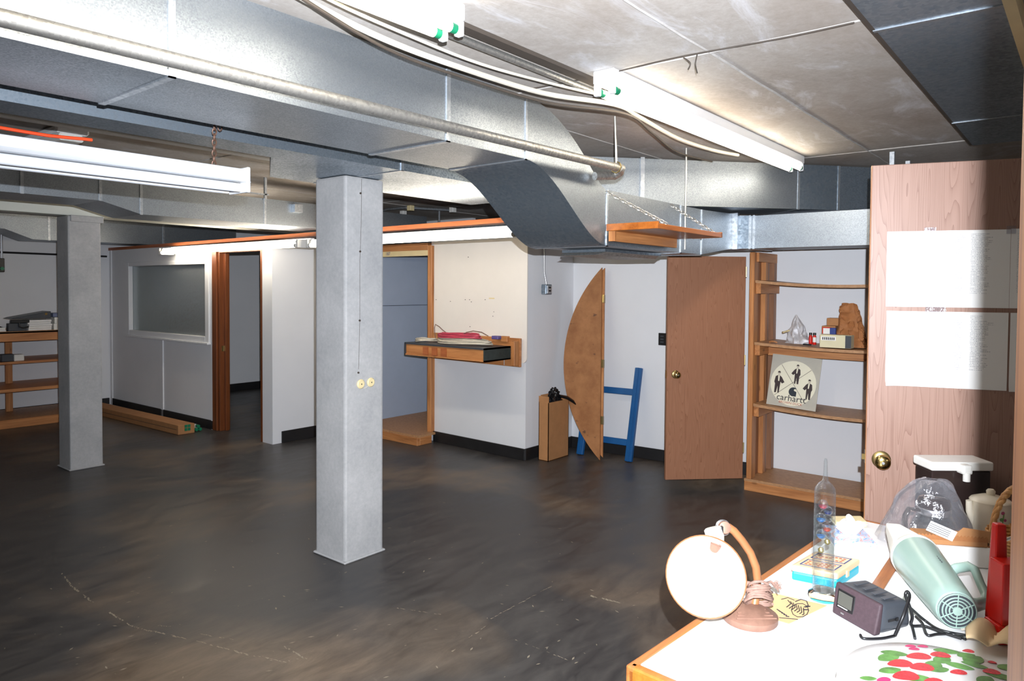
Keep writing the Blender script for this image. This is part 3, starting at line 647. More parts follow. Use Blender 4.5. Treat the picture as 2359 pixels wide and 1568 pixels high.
# hanging unlit light
hl = thing('hanging_light', 'unlit white twin-tube light hanging on rusty chains', 'light', (.6, 2.82, 2.1))
HX0, HX1 = -.85, 1.645
mb = MB(); mb.prism([(HX0, 2.79, 2.052), (HX0, 2.80, 2.094), (HX0, 2.90, 2.094), (HX0, 2.91, 2.052)], (HX1 - HX0, 0, 0)); mb.build('housing', M['enam'], hl, bev=.003)
mb = MB(); mb.prism([(HX0 + .03, 2.765, 2.035), (HX0 + .03, 2.79, 2.054), (HX0 + .03, 2.91, 2.054), (HX0 + .03, 2.935, 2.035)], (HX1 - HX0 - .03, 0, 0)); mb.build('reflector', M['enam'], hl)
for xe in (HX0 + .01, HX1 - .004): MB().box((xe - .008, 2.775, 1.995), (xe + .008, 2.925, 2.10)).build('end_plate', M['enam'], hl, bev=.003)
for y_, dz in ((2.80, 2.012), (2.895, 2.012)): tubes(hl, (HX0 + .03, y_, dz), (HX1 - .03, y_, dz), .019, False, caps='plast')
def chain(parent, a, b, link, r, mat, name='chain'):
    a, b = V(a), V(b); d = b - a; n = max(3, int(d.length / (link * .72))); mb = MB(); d.normalize(); u = d.orthogonal().normalized(); w = d.cross(u)
    for i in range(n):
        c_ = a.lerp(b, (i + .5) / n); s_ = u if i % 2 else w
        mb.tube([c_ + d * (math.cos(q / 8 * 6.2832) * link * .5) + s_ * (math.sin(q / 8 * 6.2832) * link * .28) for q in range(8)], r, 5, closed=True)
    return mb.build(name, M[mat], parent, smooth=50)
for xx in (1.535, -.7):
    chain(hl, (xx - .008, 2.85, 2.094), (xx, 2.85, 2.515), .03, .0028, 'chain'); 
chain(hl, (1.555, 2.852, 2.25), (1.552, 2.85, 2.515), .03, .0028, 'chain')
tag(MB().tube([pY(x, y, 2.85) + V((0, 0, dz + .009)) for x, y, dz in ((-260, 277, 0), (-120, 290, 0), (0, 300, 0), (60, 310, 0), (110, 318, 0), (160, 323, 0), (195, 326, 0), (212, 328, 0))], .006, 8).build('orange_cord', M['orangecord'], smooth=40), 'orange extension cord lying on the hanging light', 'cord')
# ceiling light across the ceiling, unlit
fx = thing('ceiling_box_light', 'white unlit ceiling light behind the hanging one', 'light', (1.62, 5.2, ZC))
MB().box((1.53, 4.62, ZC - .045), (1.71, 5.86, ZC - .001)).build('housing', M['enam'], fx, bev=.012)
MB().box((1.555, 4.64, ZC - .085), (1.685, 5.84, ZC - .045)).build('diffuser', M['plast'], fx, bev=.008)

# hanging wooden shelf
hs = thing('hanging_shelf', 'small wooden tray shelf hanging on chains from the lowered duct', 'shelf', (3.8, 1.95, 1.86))
MB().box((3.405, 1.80, 1.918), (4.21, 2.075, 1.932)).build('board', M['orange'], hs)
MB().box((3.40, 1.785, 1.917), (4.22, 1.803, 1.945)).build('front_lip', M['orange'], hs, bev=.002)
MB().box((3.387, 1.785, 1.917), (3.405, 2.10, 1.955)).build('end_lip', M['orange'], hs, bev=.002)
MB().box((4.21, 1.785, 1.917), (4.226, 1.98, 1.95)).build('end_lip', M['orange'], hs, bev=.002)
MB().box((3.43, 2.075, 1.862), (4.2, 2.097, 1.925)).build('back_apron', M['wood_x'], hs, bev=.002)
MB().box((3.415, 2.06, 1.862), (3.43, 2.1, 1.925)).build('apron_end', M['wood_z'], hs)
chain(hs, (3.52, 1.795, 1.948), (3.40, 2.112, 2.135), .032, .0026, 'chains'); chain(hs, (4.13, 1.795, 1.94), (4.18, 2.112, 2.135), .032, .0026, 'chains')

# ================================================================== ALCOVE WALL THINGS
wb = thing('wall_board', 'large off-white board fixed on the wall above the wooden shelf', 'board', (5.19, 4.7, .9))
a0 = V((5.214, 5.30, 0)); a1 = V((5.172, 4.045, 0)); dw = a1 - a0
mb = MB(); r_ = .05
poly = [(0, .905), (1, .905), (1, 2.06), (0, 2.06)]
pts = [a0 + dw * 0 + V((0, 0, .905))] + [a0 + dw * (1 - r_ / dw.length) + dw.normalized() * (r_ * math.sin(q)) + V((0, 0, .905 + r_ - r_ * math.cos(q))) for q in [i * math.pi / 16 for i in range(9)]] + [a1 + V((0, 0, 2.06)), a0 + V((0, 0, 2.06))]
mb.prism(pts, (.012, 0, 0)); mb.build('panel', M['white2'], wb)
for px, py in ((1079, 592), (1086, 695), (1072, 690), (1082, 690), (1118, 690), (1136, 728), (1083, 752), (1138, 718), (1005, 690), (1038, 694)):
    p = pX(px, py, 5.188); MB().lathe([(.004, 0), (.004, .004)], p, (-1, 0, 0), 6).build('screw_hole', M['ink'], wb)
p = pX(1133, 687, 5.187); MB().box(p - V((.002, .035, .006)), p + V((.002, .035, .006))).build('tape_scrap', M['cream'], wb)
ws = thing('wall_shelf', 'open fold-out wooden wall shelf with a dark end panel', 'shelf', (5.0, 4.7, .93))
MB().ob((5.196, 5.28, .87), (-.04, -1.19, 0), (-.022, 0, 0), (0, 0, .265)).build('back_board', M['wood_y'], ws, bev=.003)
MB().box((5.06, 4.10, .885), (5.135, 4.135, 1.11)).build('end_stile', M['wood_z'], ws, bev=.003)
xf, ya, yb = 4.76, 5.245, 4.20
MB().box((xf, yb, 1.044), (5.13, ya, 1.06)).build('top_board', M['char'], ws)
MB().box((xf, yb, .938), (5.13, ya, .95)).build('bottom_board', M['wood_y'], ws)
MB().box((xf + .012, yb + .012, .95), (xf + .03, ya - .012, 1.044)).build('front_panel', M['wood_y'], ws)
MB().box((xf, yb, .938), (5.13, yb + .012, 1.06)).build('end_panel', plain('scratched_dark_green', srgb(52, 60, 58), .5, var=.25, scale=30), ws)
MB().box((xf, ya - .012, .938), (5.13, ya, 1.06)).build('end_panel', M['char'], ws)
for yy in (4.92, 4.80, 4.68): MB().box((xf + .002, yy, .952), (xf + .013, yy + .07, 1.03)).build('pigeonhole', M['trimwood'], ws)
MB().tube([(5.12, 4.27, .94), (5.12, 4.27, .88)], .004, 6).build('hook', M['steel'], ws)
def coil(name, c_, ra, rb, h, n, r, mat, label, seed):
    rr = random.Random(seed); pts = []
    for i in range(n * 18):
        a = i / 18 * 6.2832; k = i // 18
        w_ = 1 + .12 * math.sin(a * .37 + k) + rr.uniform(-.01, .01)
        pts.append(V(c_) + V((math.cos(a) * ra * w_ * (1 - .03 * k), math.sin(a) * rb * w_, r + h * (i / (n * 18)) + .006 * math.sin(a * 2 + k))))
    return tag(MB().tube(pts, r, 6).build(name, M[mat], smooth=50), label, 'cable', 'coiled wires on the wall shelf')
M['pinkwire'] = plain('pink_wire', srgb(196, 70, 92), .5); M['greywire'] = plain('pale_wire', srgb(206, 198, 180), .5)
coil('wire_coil', (4.95, 4.62, 1.070), .13, .30, .035, 9, .006, 'greywire', 'pale wire coil lying on the wall shelf', 1)
coil('wire_coil', (4.94, 4.68, 1.122), .10, .24, .035, 10, .006, 'pinkwire', 'pink wire coil on top of the pale coil', 2)
coil('wire_coil', (4.93, 5.11, 1.070), .10, .10, .02, 6, .005, 'greywire', 'small pale wire coil at the far end of the wall shelf', 5)
tag(MB().tube([pX(x, y, 5.05) for x, y in ((1005, 790), (1002, 770), (1001, 755), (1003, 747), (1012, 752), (1020, 760), (1028, 766), (1032, 772))], .004, 6).build('loose_wire', M['cordbrown'], smooth=50), 'brown wire end sticking up from the coils', 'cable')
tag(MB().tube([pX(x, y, 5.0) for x, y in ((1062, 772), (1075, 765), (1090, 762), (1110, 765), (1125, 774))], .004, 6).build('loose_wire', M['cordbrown'], smooth=50), 'brown wire arching over the pink coil', 'cable')
p = pX(1142, 776, 5.1); tag(MB().box(p - V((.03, .05, .02)), p + V((.03, .03, .012))).build('plug_box', plain('violet_plastic', srgb(90, 80, 140), .5), bev=.005), 'small violet connector box on the wall shelf', 'connector')
p = pX(1164, 780, 5.14); tag(MB().box(p - V((.02, .04, .03)), p + V((.02, .04, .025))).build('wood_block', M['wood_y'], bev=.003), 'small wooden block standing at the shelf back', 'block')

# ================================================================== CORNER THINGS
# folding half table leaf
b0, b1, sg = V((5.653, 3.54, .002)), V((5.895, 3.69, 1.80)), V((-.076, .375, 0))
ch = b1 - b0; Lc = ch.length; ck = ch.normalized(); sl = sg - ck * sg.dot(ck); sgl = sl.length; su = sl.normalized(); nn = ck.cross(su); nn = nn if nn.x < 0 else -nn
Rr = (Lc * Lc / 4 + sgl * sgl) / (2 * sgl); am = math.asin(Lc / 2 / Rr)
leaf = thing('table_leaf', 'tall brown half-round hinged table leaf leaning in the corner', 'table leaf', b0)
def seg_pts(off, sh, k=1.0): return [b0 + ck * (Lc / 2 + Rr * math.sin(a) * k) + su * ((Rr * math.cos(a) - (Rr - sgl)) * k) + off + sh for a in [am - 2 * am * i / 40 for i in range(41)]]
MB().prism(seg_pts(nn * .0, V((0, 0, 0))), nn * .016).build('front_board', M['leafboard'], leaf)
MB().prism(seg_pts(nn * -.022, su * -.02 + ck * .012, .985), nn * .018).build('rear_board', M['wood_z'], leaf)
for h in (.33, 1.48, .86):
    q = b0 + ck * h; MB().ob(q - su * .024 - nn * .02, su * .02, nn * .034, ck * .075).build('hinge', M['brassd'], leaf)
# blue steel frame leaning on the wall
bf = thing('ladder_rack', 'blue painted steel ladder frame leaning against the back wall', 'rack', (5.7, 3.5, 0))
for (x_, y_) in ((5.735, 3.775), (5.79, 3.275)):
    lo = V((x_, y_, 0)); hi = V((x_ + .195, y_ + .01, .85)); d = hi - lo; n_ = V((-d.z, 0, d.x)).normalized()
    for off, w in ((0, .07),): MB().ob(lo, (0, w, 0), d, n_ * .035).build('upright', M['bluesteel'], bf, bev=.004)
    MB().ob(lo + V((0, .025, 0)) + n_ * .035, (0, .02, 0), d, n_ * .006).build('channel_rib', M['bluesteel'], bf)
for t_ in (.16, .70):
    q = V((5.785 + .195 * t_, 3.34, .85 * t_)); MB().ob(q, (-.07 if 0 else -.04, .44, 0), V((.205, 0, .85)).normalized() * .06, V((-.85, 0, .205)).normalized() * .025).build('rung', M['bluesteel'], bf, bev=.003)
# carton with bin bag
ct = thing('cardboard_carton', 'tall narrow open cardboard carton lined with a black bag', 'carton', (5.45, 3.93, 0))
cx0, cy0, cx1, cy1, chh = 5.285, 3.872, 5.61, 3.985, .545
for lo, hi in (((cx0, cy0, 0), (cx1, cy0 + .006, chh)), ((cx0, cy1 - .006, 0), (cx1, cy1, chh)), ((cx0, cy0, 0), (cx0 + .006, cy1, chh + .055)), ((cx1 - .006, cy0, 0), (cx1, cy1, chh + .02))):
    MB().box(lo, hi).build('side', M['cardb'], ct)
MB().box((cx0, cy0, 0.001), (cx1, cy1, .008)).build('bottom', M['cardb'], ct)
MB().hexa([(cx0 + .03, cy1 - .004, chh), (cx1, cy1 - .004, chh), (cx1, cy1, chh), (cx0 + .03, cy1, chh), (cx0 + .06, cy1 + .02, chh + .055), (cx1, cy1 + .02, chh + .055), (cx1, cy1 + .024, chh + .055), (cx0 + .06, cy1 + .024, chh + .055)]).build('flap', M['cardb'], ct)
def lump(name, c_, rad, seed, amp, mat, parent=None, n=18, fr=3.0, sq=(1, 1, 1)):
    mb = MB(); vv = []
    for j in range(n + 1):
        for i in range(n * 2):
            th = math.pi * j / n; ph = math.pi * i / n
            d = V((math.sin(th) * math.cos(ph), math.sin(th) * math.sin(ph), math.cos(th)))
            k = 1 + amp * mnoise.noise(d * fr + V((seed, seed * 2, 0))) + amp * .5 * mnoise.noise(d * fr * 2.7 + V((seed, 0, 3)))
            vv.append(V(c_) + V((d.x * rad[0] * sq[0], d.y * rad[1] * sq[1], d.z * rad[2] * sq[2])) * k)
    mb.add(vv, [(j * n * 2 + i, j * n * 2 + (i + 1) % (n * 2), (j + 1) * n * 2 + (i + 1) % (n * 2), (j + 1) * n * 2 + i) for j in range(n) for i in range(n * 2)])
    return mb.build(name, M[mat], parent, smooth=35)
bagb = thing('bin_bag', 'crumpled black bin bag bulging out of the carton', 'bag', (5.5, 3.92, .53))
lump('bag_body', (5.46, 3.928, .545), (.10, .036, .045), 4, .4, 'baglack', bagb)
lump('bag_crest', (5.45, 3.93, .60), (.06, .04, .06), 9, .45, 'baglack', bagb)
MB().tube([(5.5, 3.90, .585), (5.56, 3.86, .565), (5.60, 3.82, .53), (5.62, 3.80, .50)], [.025, .035, .03, .012], 9, flat=(.5, 1)).build('bag_tail', M['baglack'], bagb, smooth=50)

# ================================================================== CLOSET DOOR + SHELVES
def knob(parent, p, n, mat='brass', k=1.0):
    p, n = V(p), V(n).normalized()
    MB().lathe([(.032 * k, 0), (.032 * k, .004), (.026 * k, .009), (.012 * k, .010)], p, n, 28).build('rose', M['brassd'], parent, smooth=40)
    MB().lathe([(.011 * k, .008), (.012 * k, .025), (.022 * k, .034), (.027 * k, .046), (.026 * k, .058), (.018 * k, .064), (.006 * k, .0655)], p, n, 28).build('knob', M[mat], parent, smooth=50)
    MB().lathe([(.005 * k, .064), (.005 * k, .069)], p, n, 10).build('lock_button', M['steel'], parent)
h0, h1 = V((5.572, 2.155, 0)), V((5.125, 2.604, 0)); hd = (h1 - h0).normalized(); hn = V((-hd.y, hd.x, 0)); hn = hn if hn.x < 0 else -hn
cdr = thing('closet_door', 'open flush brown wood-grain door with a brass knob hinged on the shelf closet', 'door', h0)
dr = MB().ob(h0 + V((0, 0, .09)), h1 - h0, -hn * .035, (0, 0, 1.77)).build('leaf', M['lam2'], cdr, bev=.002)
kp_ = pX(1556, 862, 5.18); r = ray(1556, 862); tt = (h0 - CAM).dot(hn) / r.dot(hn); kp_ = CAM + r * tt
knob(cdr, kp_, hn); MB().ob(h1 + hd * .0 + V((0, 0, kp_.z - .03)) - hn * .03, hd * .002, hn * .024, (0, 0, .06)).build('latch_plate', M['brass'], cdr)
for z in (.3, 1.0, 1.7): MB().tube([h0 + hn * .004 + V((0, 0, z)), h0 + hn * .004 + V((0, 0, z + .08))], .006, 8).build('hinge', M['brassd'], cdr)
cl = thing('closet_shelf_unit', 'rough pine framed closet with sagging shelves', 'shelf unit', (5.8, 1.6, 0))
MB().box((5.57, .75, .0), (5.6, 2.142, .075)).build('front_board', M['wood_y'], cl, bev=.003)
MB().box((5.57, .75, .075), (6.06, 2.142, .095)).build('base_deck', M['ply'], cl)
MB().box((5.6, 2.11, .0), (6.05, 2.142, .075)).build('side_board', M['wood_x'], cl)
MB().box((5.572, 2.087, .095), (5.66, 2.127, 1.895)).build('post', M['wood_z'], cl, bev=.003)
MB().box((5.66, 2.12, .095), (6.05, 2.13, 1.895)).build('side_panel', M['plyz'], cl)
MB().box((5.80, 2.08, .095), (5.84, 2.12, 1.895)).build('stud', M['wood_z'], cl, bev=.004)
MB().box((5.86, 2.085, .095), (5.90, 2.12, 1.895)).build('stud', M['plyz'], cl, bev=.003)
MB().box((5.985, 2.075, .095), (6.05, 2.12, 1.895)).build('back_post', M['plyz'], cl, bev=.003)
MB().box((5.62, 2.07, 1.82), (6.04, 2.12, 1.895)).build('top_rail', M['wood_x'], cl, bev=.003)
MB().box((5.572, .75, .095), (5.66, .80, 1.895)).build('post', M['wood_z'], cl, bev=.003)
MB().box((5.66, .76, .095), (6.05, .77, 1.895)).build('side_panel', M['plyz'], cl)
def sag_shelf(z, sag, th, x0=5.575, x1=6.05):
    mb = MB(); n = 16
    for f_ in (0,):
        P = []
        for i in range(n + 1):
            y = 2.08 - (2.08 - .80) * i / n; zz = z - sag * (1 - (2 * i / n - 1) ** 2); P.append((y, zz))
        for i in range(n):
            (ya_, za), (yb_, zb_) = P[i], P[i + 1]
            mb.add([(x0, ya_, za - th), (x1, ya_, za - th), (x1, yb_, zb_ - th), (x0, yb_, zb_ - th), (x0, ya_, za), (x1, ya_, za), (x1, yb_, zb_), (x0, yb_, zb_)], [(3, 2, 1, 0), (4, 5, 6, 7), (0, 4, 7, 3), (1, 2, 6, 5)])
        mb.add([(x0, 2.08, z - th), (x1, 2.08, z - th), (x1, 2.08, z), (x0, 2.08, z)], [(0, 1, 2, 3)])
    return mb.build('shelf', M['ply'], cl, smooth=30)
sag_shelf(1.675, .035, .022); sag_shelf(1.187, .022, .022); sag_shelf(.70, .032, .022)
for z in (1.653, 1.165, .678):
    MB().box((5.60, 2.045, z - .085), (6.03, 2.085, z)).build('cleat', M['wood_x'], cl, bev=.002)
MB().box((5.80, .8, 1.07), (5.825, 2.05, 1.14)).build('apron', M['wood_y'], cl)
# --- things on the middle shelf
ZS = 1.181
pb = thing('plastic_bag', 'crumpled cloudy plastic bag on the closet shelf', 'bag', (5.72, 1.8, ZS))
def cone_fn(u, v):
    a = u * 6.2832; r = (.088 * (1 - v) ** .85 + .004) * (1 + .55 * mnoise.noise(V((math.cos(a) * 1.9, math.sin(a) * 1.9, v * 4))))
    return V((5.74 + r * .6 * math.cos(a), 1.795 + r * math.sin(a) + .02 * v, ZS + .225 * v))
MB().grid(cone_fn, 34, 22).build('bag_skin', M['filmg'], pb, smooth=22)
MB().tube([(5.72, 1.86, ZS + .1), (5.70, 1.885, ZS + .09), (5.69, 1.9, ZS + .085)], [.02, .014, .02], 8, flat=(.4, 1)).build('bag_tie', M['cream'], pb)
for i, dy in enumerate((0, -.029)):
    bt = thing('pill_bottle', ('small red bottle with a red band next to the cloudy plastic bag', 'small red bottle with a white label band beside the white printed box')[i], 'bottle', (5.70, 1.69 + dy, ZS), 'red bottles on the closet shelf')
    c_ = (5.70, 1.69 + dy, ZS); MB().lathe([(.012, 0), (.0135, .004), (.0135, .062), (.009, .07), (.009, .074)], c_, (0, 0, 1), 16).build('bottle_body', M['red'] if 1 else 0, bt, smooth=40)
    MB().lathe([(.0137, .02), (.0137, .058)], c_, (0, 0, 1), 16, False, False, 0).build('label_band', M['paper'] if i else M['red'], bt)
    MB().lathe([(.011, .074), (.011, .092)], c_, (0, 0, 1), 16).build('cap', M['blackp'], bt, smooth=40)
def carton(name, lo, hi, mat, label, parts=(), rz=0, grp=None, cat='box'):
    t_ = thing(name, label, cat, ((lo[0] + hi[0]) / 2, (lo[1] + hi[1]) / 2, lo[2]), grp)
    MB().box(lo, hi).build('box_body', mat, t_, bev=.002)
    for nm, l2, h2, m2 in parts: MB().box(l2, h2).build(nm, m2, t_)
    return t_
M['navyprint'] = plain('navy_print', srgb(40, 60, 130), .5)
carton('open_carton', (5.77, 1.53, ZS), (5.87, 1.63, ZS + .145), M['cardb'], 'small brown carton with a red bordered label behind the cream box', (('label_panel', (5.767, 1.56, ZS + .06), (5.77, 1.625, ZS + .135), M['red']), ('label_panel', (5.765, 1.567, ZS + .068), (5.767, 1.618, ZS + .128), M['paper'])))
carton('blue_box', (5.70, 1.51, ZS), (5.725, 1.552, ZS + .135), M['navyprint'], 'small blue printed box beside the brown paper bag', (('label_panel', (5.697, 1.515, ZS + .02), (5.70, 1.545, ZS + .07), M['paper']),))
carton('brown_box', (5.79, 1.515, ZS + .147), (5.88, 1.60, ZS + .205), M['cardb'], 'small plain brown box stacked on the red labelled carton')
carton('white_box', (5.71, 1.555, ZS), (5.755, 1.625, ZS + .085), M['paper'], 'small white printed box between the bottles and the blue box', (('label_panel', (5.707, 1.562, ZS + .03), (5.71, 1.618, ZS + .075), M['red']),))
cb_ = carton('cream_carton', (5.60, 1.375, ZS - .008), (5.68, 1.595, ZS + .088), plain('cream_card', srgb(214, 206, 172), .6, var=.03), 'long cream carton with a dark printed strip lying on the shelf edge', (('label_strip', (5.597, 1.48, ZS + .045), (5.60, 1.585, ZS + .075), M['paper']), ('dark_end', (5.597, 1.375, ZS - .006), (5.60, 1.415, ZS + .086), M['char'])))
for i in range(7): MB().box((5.5955, 1.575 - i * .013, ZS + .05), (5.597, 1.568 - i * .013, ZS + .069)).build('print_mark', M['ink'], cb_)
bg = thing('paper_bag', 'crumpled brown paper bag standing on the closet shelf', 'bag', (5.76, 1.41, ZS))
def pbag(u, v):
    a = u * 6.2832; w_ = .095 - .035 * v; dpt = .055 - .03 * v
    sx = max(-1, min(1, 1.4 * math.cos(a))); sy = max(-1, min(1, 1.4 * math.sin(a)))
    n_ = (abs(mnoise.noise(V((math.cos(a) * 2.1, math.sin(a) * 2.1, v * 4.5)))) - .2) * .045 + mnoise.noise(V((math.cos(a) * 5, math.sin(a) * 5, v * 11))) * .006
    return V((5.765 + dpt * sx + n_, 1.405 + w_ * sy + .03 * v + n_, ZS - .006 + .30 * v + (.03 * math.sin(a * 2 + 1) * (v > .93))))
MB().grid(pbag, 64, 40).build('bag_skin', M['kraft'], bg, smooth=40)
tag(MB().tube([(5.63, 1.70 + .012 * i, ZS + .004) for i in range(-3, 3)], .006, 6).build('black_comb', M['blackp']), 'small black plastic piece in front of the red bottles', 'oddment')
tag(MB().tube([(5.66, 1.93, ZS + .006), (5.65, 1.95, ZS + .012), (5.65, 1.97, ZS + .012), (5.66, 1.99, ZS + .008)], .006, 7).build('cork_scrap', M['wood_y']), 'small wooden scrap at the end of the closet shelf', 'oddment')
tag(lump('dark_pouch', (5.70, 1.22, ZS + .024), (.04, .06, .025), 7, .3, 'blackp'), 'dark pouch beside the paper bag', 'pouch')
# --- record cover on the lower shelf
zc0 = .695
pB, pA = V((5.66, 2.008, zc0)), V((5.645, 1.628, zc0 - .018)); lean = V((.075, .018, .395))
xa_ = (pA - pB); wC = xa_.length; xu = xa_.normalized(); hC = lean.length; yu = (lean - xu * lean.dot(xu)).normalized(); zu = xu.cross(yu)
if zu.x > 0: zu = -zu
rc = thing('record_cover', 'square grey record cover with three men in dark jackets and a round emblem', 'record cover', pB)
MB().ob(pB, xu * wC, yu * hC, -zu * .004).build('sleeve', plain('grey_card', srgb(176, 172, 160), .55, var=.05), rc)
cc = pB + xu * (wC * .49) + yu * (hC * .47); RC = wC * .46
def flat(name, pts, mat, lift=.0006, par=rc, ctr=None):
    ctr = ctr or cc
    q = [ctr + xu * (x * RC) + yu * (y * RC) + zu * lift for x, y in pts]
    return MB().add(q, [tuple(range(len(q)))]).build(name, mat, par)
M['ivoryprint'] = plain('ivory_print', srgb(222, 218, 196), .55, var=.03); M['brownprint'] = plain('brown_print', srgb(52, 40, 40), .55)
flat('disc_print', [(math.cos(a / 40 * 6.2832), math.sin(a / 40 * 6.2832)) for a in range(40)], M['ivoryprint'])
def stroke(p, q, w): 
    dx, dy = q[0] - p[0], q[1] - p[1]; l_ = math.hypot(dx, dy); nx, ny = -dy / l_ * w, dx / l_ * w
    return [(p[0] + nx, p[1] + ny), (q[0] + nx, q[1] + ny), (q[0] - nx, q[1] - ny), (p[0] - nx, p[1] - ny)]
flat('cross_line', stroke((-.6, .78), (.55, -.72), .008), M['brownprint'], .001); flat('cross_line', stroke((.72, .68), (-.75, -.62), .008), M['brownprint'], .001)
def man(cx_, cy_, s_, flip=1):
    body = [(-.10, -.55), (-.03, -.55), (0, -.2), (.05, -.55), (.14, -.55), (.15, -.1), (.2, .0), (.16, .28), (.06, .34), (-.06, .34), (-.16, .26), (-.32, .02), (-.2, -.06), (-.12, .02)]
    flat('jacket_print', [(cx_ + flip * x * s_, cy_ + y * s_) for x, y in body], M['brownprint'], .0012)
    flat('shirt_print', [(cx_ + flip * x * s_, cy_ + y * s_) for x, y in [(-.05, .33), (.04, .33), (.01, .05), (-.05, .05)]], M['ivoryprint'], .0016)
    flat('head_print', [(cx_ + s_ * .07 * math.cos(a / 14 * 6.2832), cy_ + s_ * (.45 + .1 * math.sin(a / 14 * 6.2832))) for a in range(14)], plain('face_print', srgb(190, 182, 164), .6), .0014)
    flat('hair_print', [(cx_ + s_ * .075 * math.cos(a / 14 * 3.1416), cy_ + s_ * (.48 + .085 * math.sin(a / 14 * 3.1416))) for a in range(15)], M['brownprint'], .0018)
man(.12, .42, .78); man(-.66, -.02, .88, -1); man(.70, -.18, .80)
# round emblem: a C-shaped drop with a square foot and hooked notch
em = [(.06 + math.cos(a) * .20, -.37 + math.sin(a) * .20) for a in [math.radians(d_) for d_ in range(50, 271, 15)]] + [(.2, -.57), (.2, -.36), (.13, -.335), (.145, -.28)]
flat('emblem_print', em, plain('emblem_ink', srgb(30, 40, 48), .5), .0014)
flat('emblem_notch', [(.13 + .05 * math.cos(a / 12 * 6.2832), -.285 + .05 * math.sin(a / 12 * 6.2832)) for a in range(12)], M['ivoryprint'], .0018)
text_mesh('lettering', 'carhartt', .40 * RC, cc + xu * (.0) + yu * (-.80 * RC) + zu * .001, xu, yu, M['ink'], rc)
text_mesh('lettering', 'BROWN DUCK', .15 * RC, cc + yu * (-.935 * RC) + zu * .001, xu, yu, M['inkred'], rc)

# ================================================================== LEFT LOW SHELVES
ls = thing('low_shelf_unit', 'long low wooden shelf rack along the left wall', 'shelf unit', (2.5, 9.7, 0))
lx0, lx1, ly0, ly1 = .6, 3.45, 9.3, 10.13
MB().box((lx0, ly0, .965), (lx1, ly0 + .03, 1.075)).build('front_board', M['wood_x'], ls, bev=.003)
MB().box((lx0, ly0, 1.055), (lx1, ly1, 1.077)).build('top_board', M['ply'], ls)
MB().box((lx0, ly0, .0), (lx1, ly0 + .03, .095)).build('base_board', M['wood_x'], ls, bev=.003)
MB().box((lx0, ly0 + .03, .075), (lx1, ly1, .095)).build('base_deck', M['ply'], ls)
MB().box((lx0, 9.45, .70), (lx1, ly1, .725)).build('shelf', M['wood_x'], ls); MB().box((lx0, 9.35, .395), (lx1, ly1, .43)).build('shelf', M['wood_x'], ls)
for x in (2.735, 1.4): MB().box((x, 9.93, .095), (x + .07, 9.97, 1.055)).build('post', M['wood_z'], ls, bev=.003)
ZL = 1.078
def stackthing(name, x0, y0, x1, y1, z0, z1, mat, label, cat, n=5, grp=None):
    t_ = thing(name, label, cat, (x0, y0, z0), grp); h = (z1 - z0) / n; rr = random.Random(name + label)
    for i in range(n):
        j = rr.uniform(-.012, .012); MB().box((x0 + j, y0 + j, z0 + i * h), (x1 + j, y1 + j, z0 + (i + 1) * h - .002)).build('sheaf', mat, t_)
    return t_
stackthing('paper_stack', 2.80, 9.35, 3.03, 9.62, ZL, ZL + .12, M['paper'], 'stack of white papers on the low shelf rack', 'papers')
bi = thing('ring_binder', 'black ring binder lying slanted on the paper stack', 'binder', (2.72, 9.36, ZL + .13))
MB().hexa([(2.62, 9.33, ZL + .135), (3.02, 9.33, ZL + .135), (3.02, 9.60, ZL + .135), (2.62, 9.60, ZL + .135), (2.66, 9.33, ZL + .15), (3.02, 9.33, ZL + .215), (3.02, 9.60, ZL + .215), (2.66, 9.60, ZL + .15)]).build('cover', M['char'], bi, bev=.004)
MB().lathe([(.014, 0), (.014, .004)], (2.97, 9.329, ZL + .185), (0, -1, 0), 14).build('finger_ring', M['brass'], bi)
stackthing('white_box_stack', 3.06, 9.34, 3.3, 9.6, ZL, ZL + .145, M['plast'], 'white boxes beside the paper stack on the low rack', 'boxes', 2)
tag(MB().box((3.05, 9.36, ZL + .147), (3.28, 9.58, ZL + .19)).build('blue_folder', plain('blue_grey_folder', srgb(110, 118, 150), .6), bev=.003), 'blue-grey folder on top of the white boxes', 'folder')
stackthing('magazine_stack', 2.3, 9.33, 2.57, 9.62, ZL, ZL + .045, M['paper'], 'flat spread of magazines at the open end of the rack', 'papers', 3)
tag(MB().hexa([(2.3, 9.36, ZL + .046), (2.56, 9.36, ZL + .046), (2.56, 9.6, ZL + .046), (2.3, 9.6, ZL + .046), (2.3, 9.36, ZL + .095), (2.45, 9.36, ZL + .095), (2.45, 9.6, ZL + .095), (2.3, 9.6, ZL + .095)]).build('black_folder', M['blackp'], bev=.004), 'black folder on the magazines', 'folder')
hp = thing('desk_clip', 'black clamp hanging over the rack edge beside the papers', 'clamp', (2.7, 9.32, ZL))
MB().box((2.62, 9.31, ZL + .09), (2.80, 9.36, ZL + .125)).build('jaw', M['blackp'], hp, bev=.004); MB().tube([(2.70, 9.315, ZL + .09), (2.70, 9.31, ZL + .05), (2.74, 9.31, ZL + .035), (2.79, 9.31, ZL + .045)], .009, 8).build('lever', M['blackp'], hp, smooth=50)
MB().box((2.60, 9.33, ZL + .0), (2.78, 9.40, ZL + .088)).build('base', M['char'], hp, bev=.004)
sb = thing('small_appliance', 'small grey and white boxed item on the second rack shelf', 'box', (2.7, 9.6, .726))
MB().box((2.70, 9.50, .726), (2.80, 9.6, .80)).build('front_block', M['plast'], sb, bev=.006); MB().box((2.58, 9.50, .726), (2.70, 9.6, .81)).build('grey_block', M['char'], sb, bev=.006)
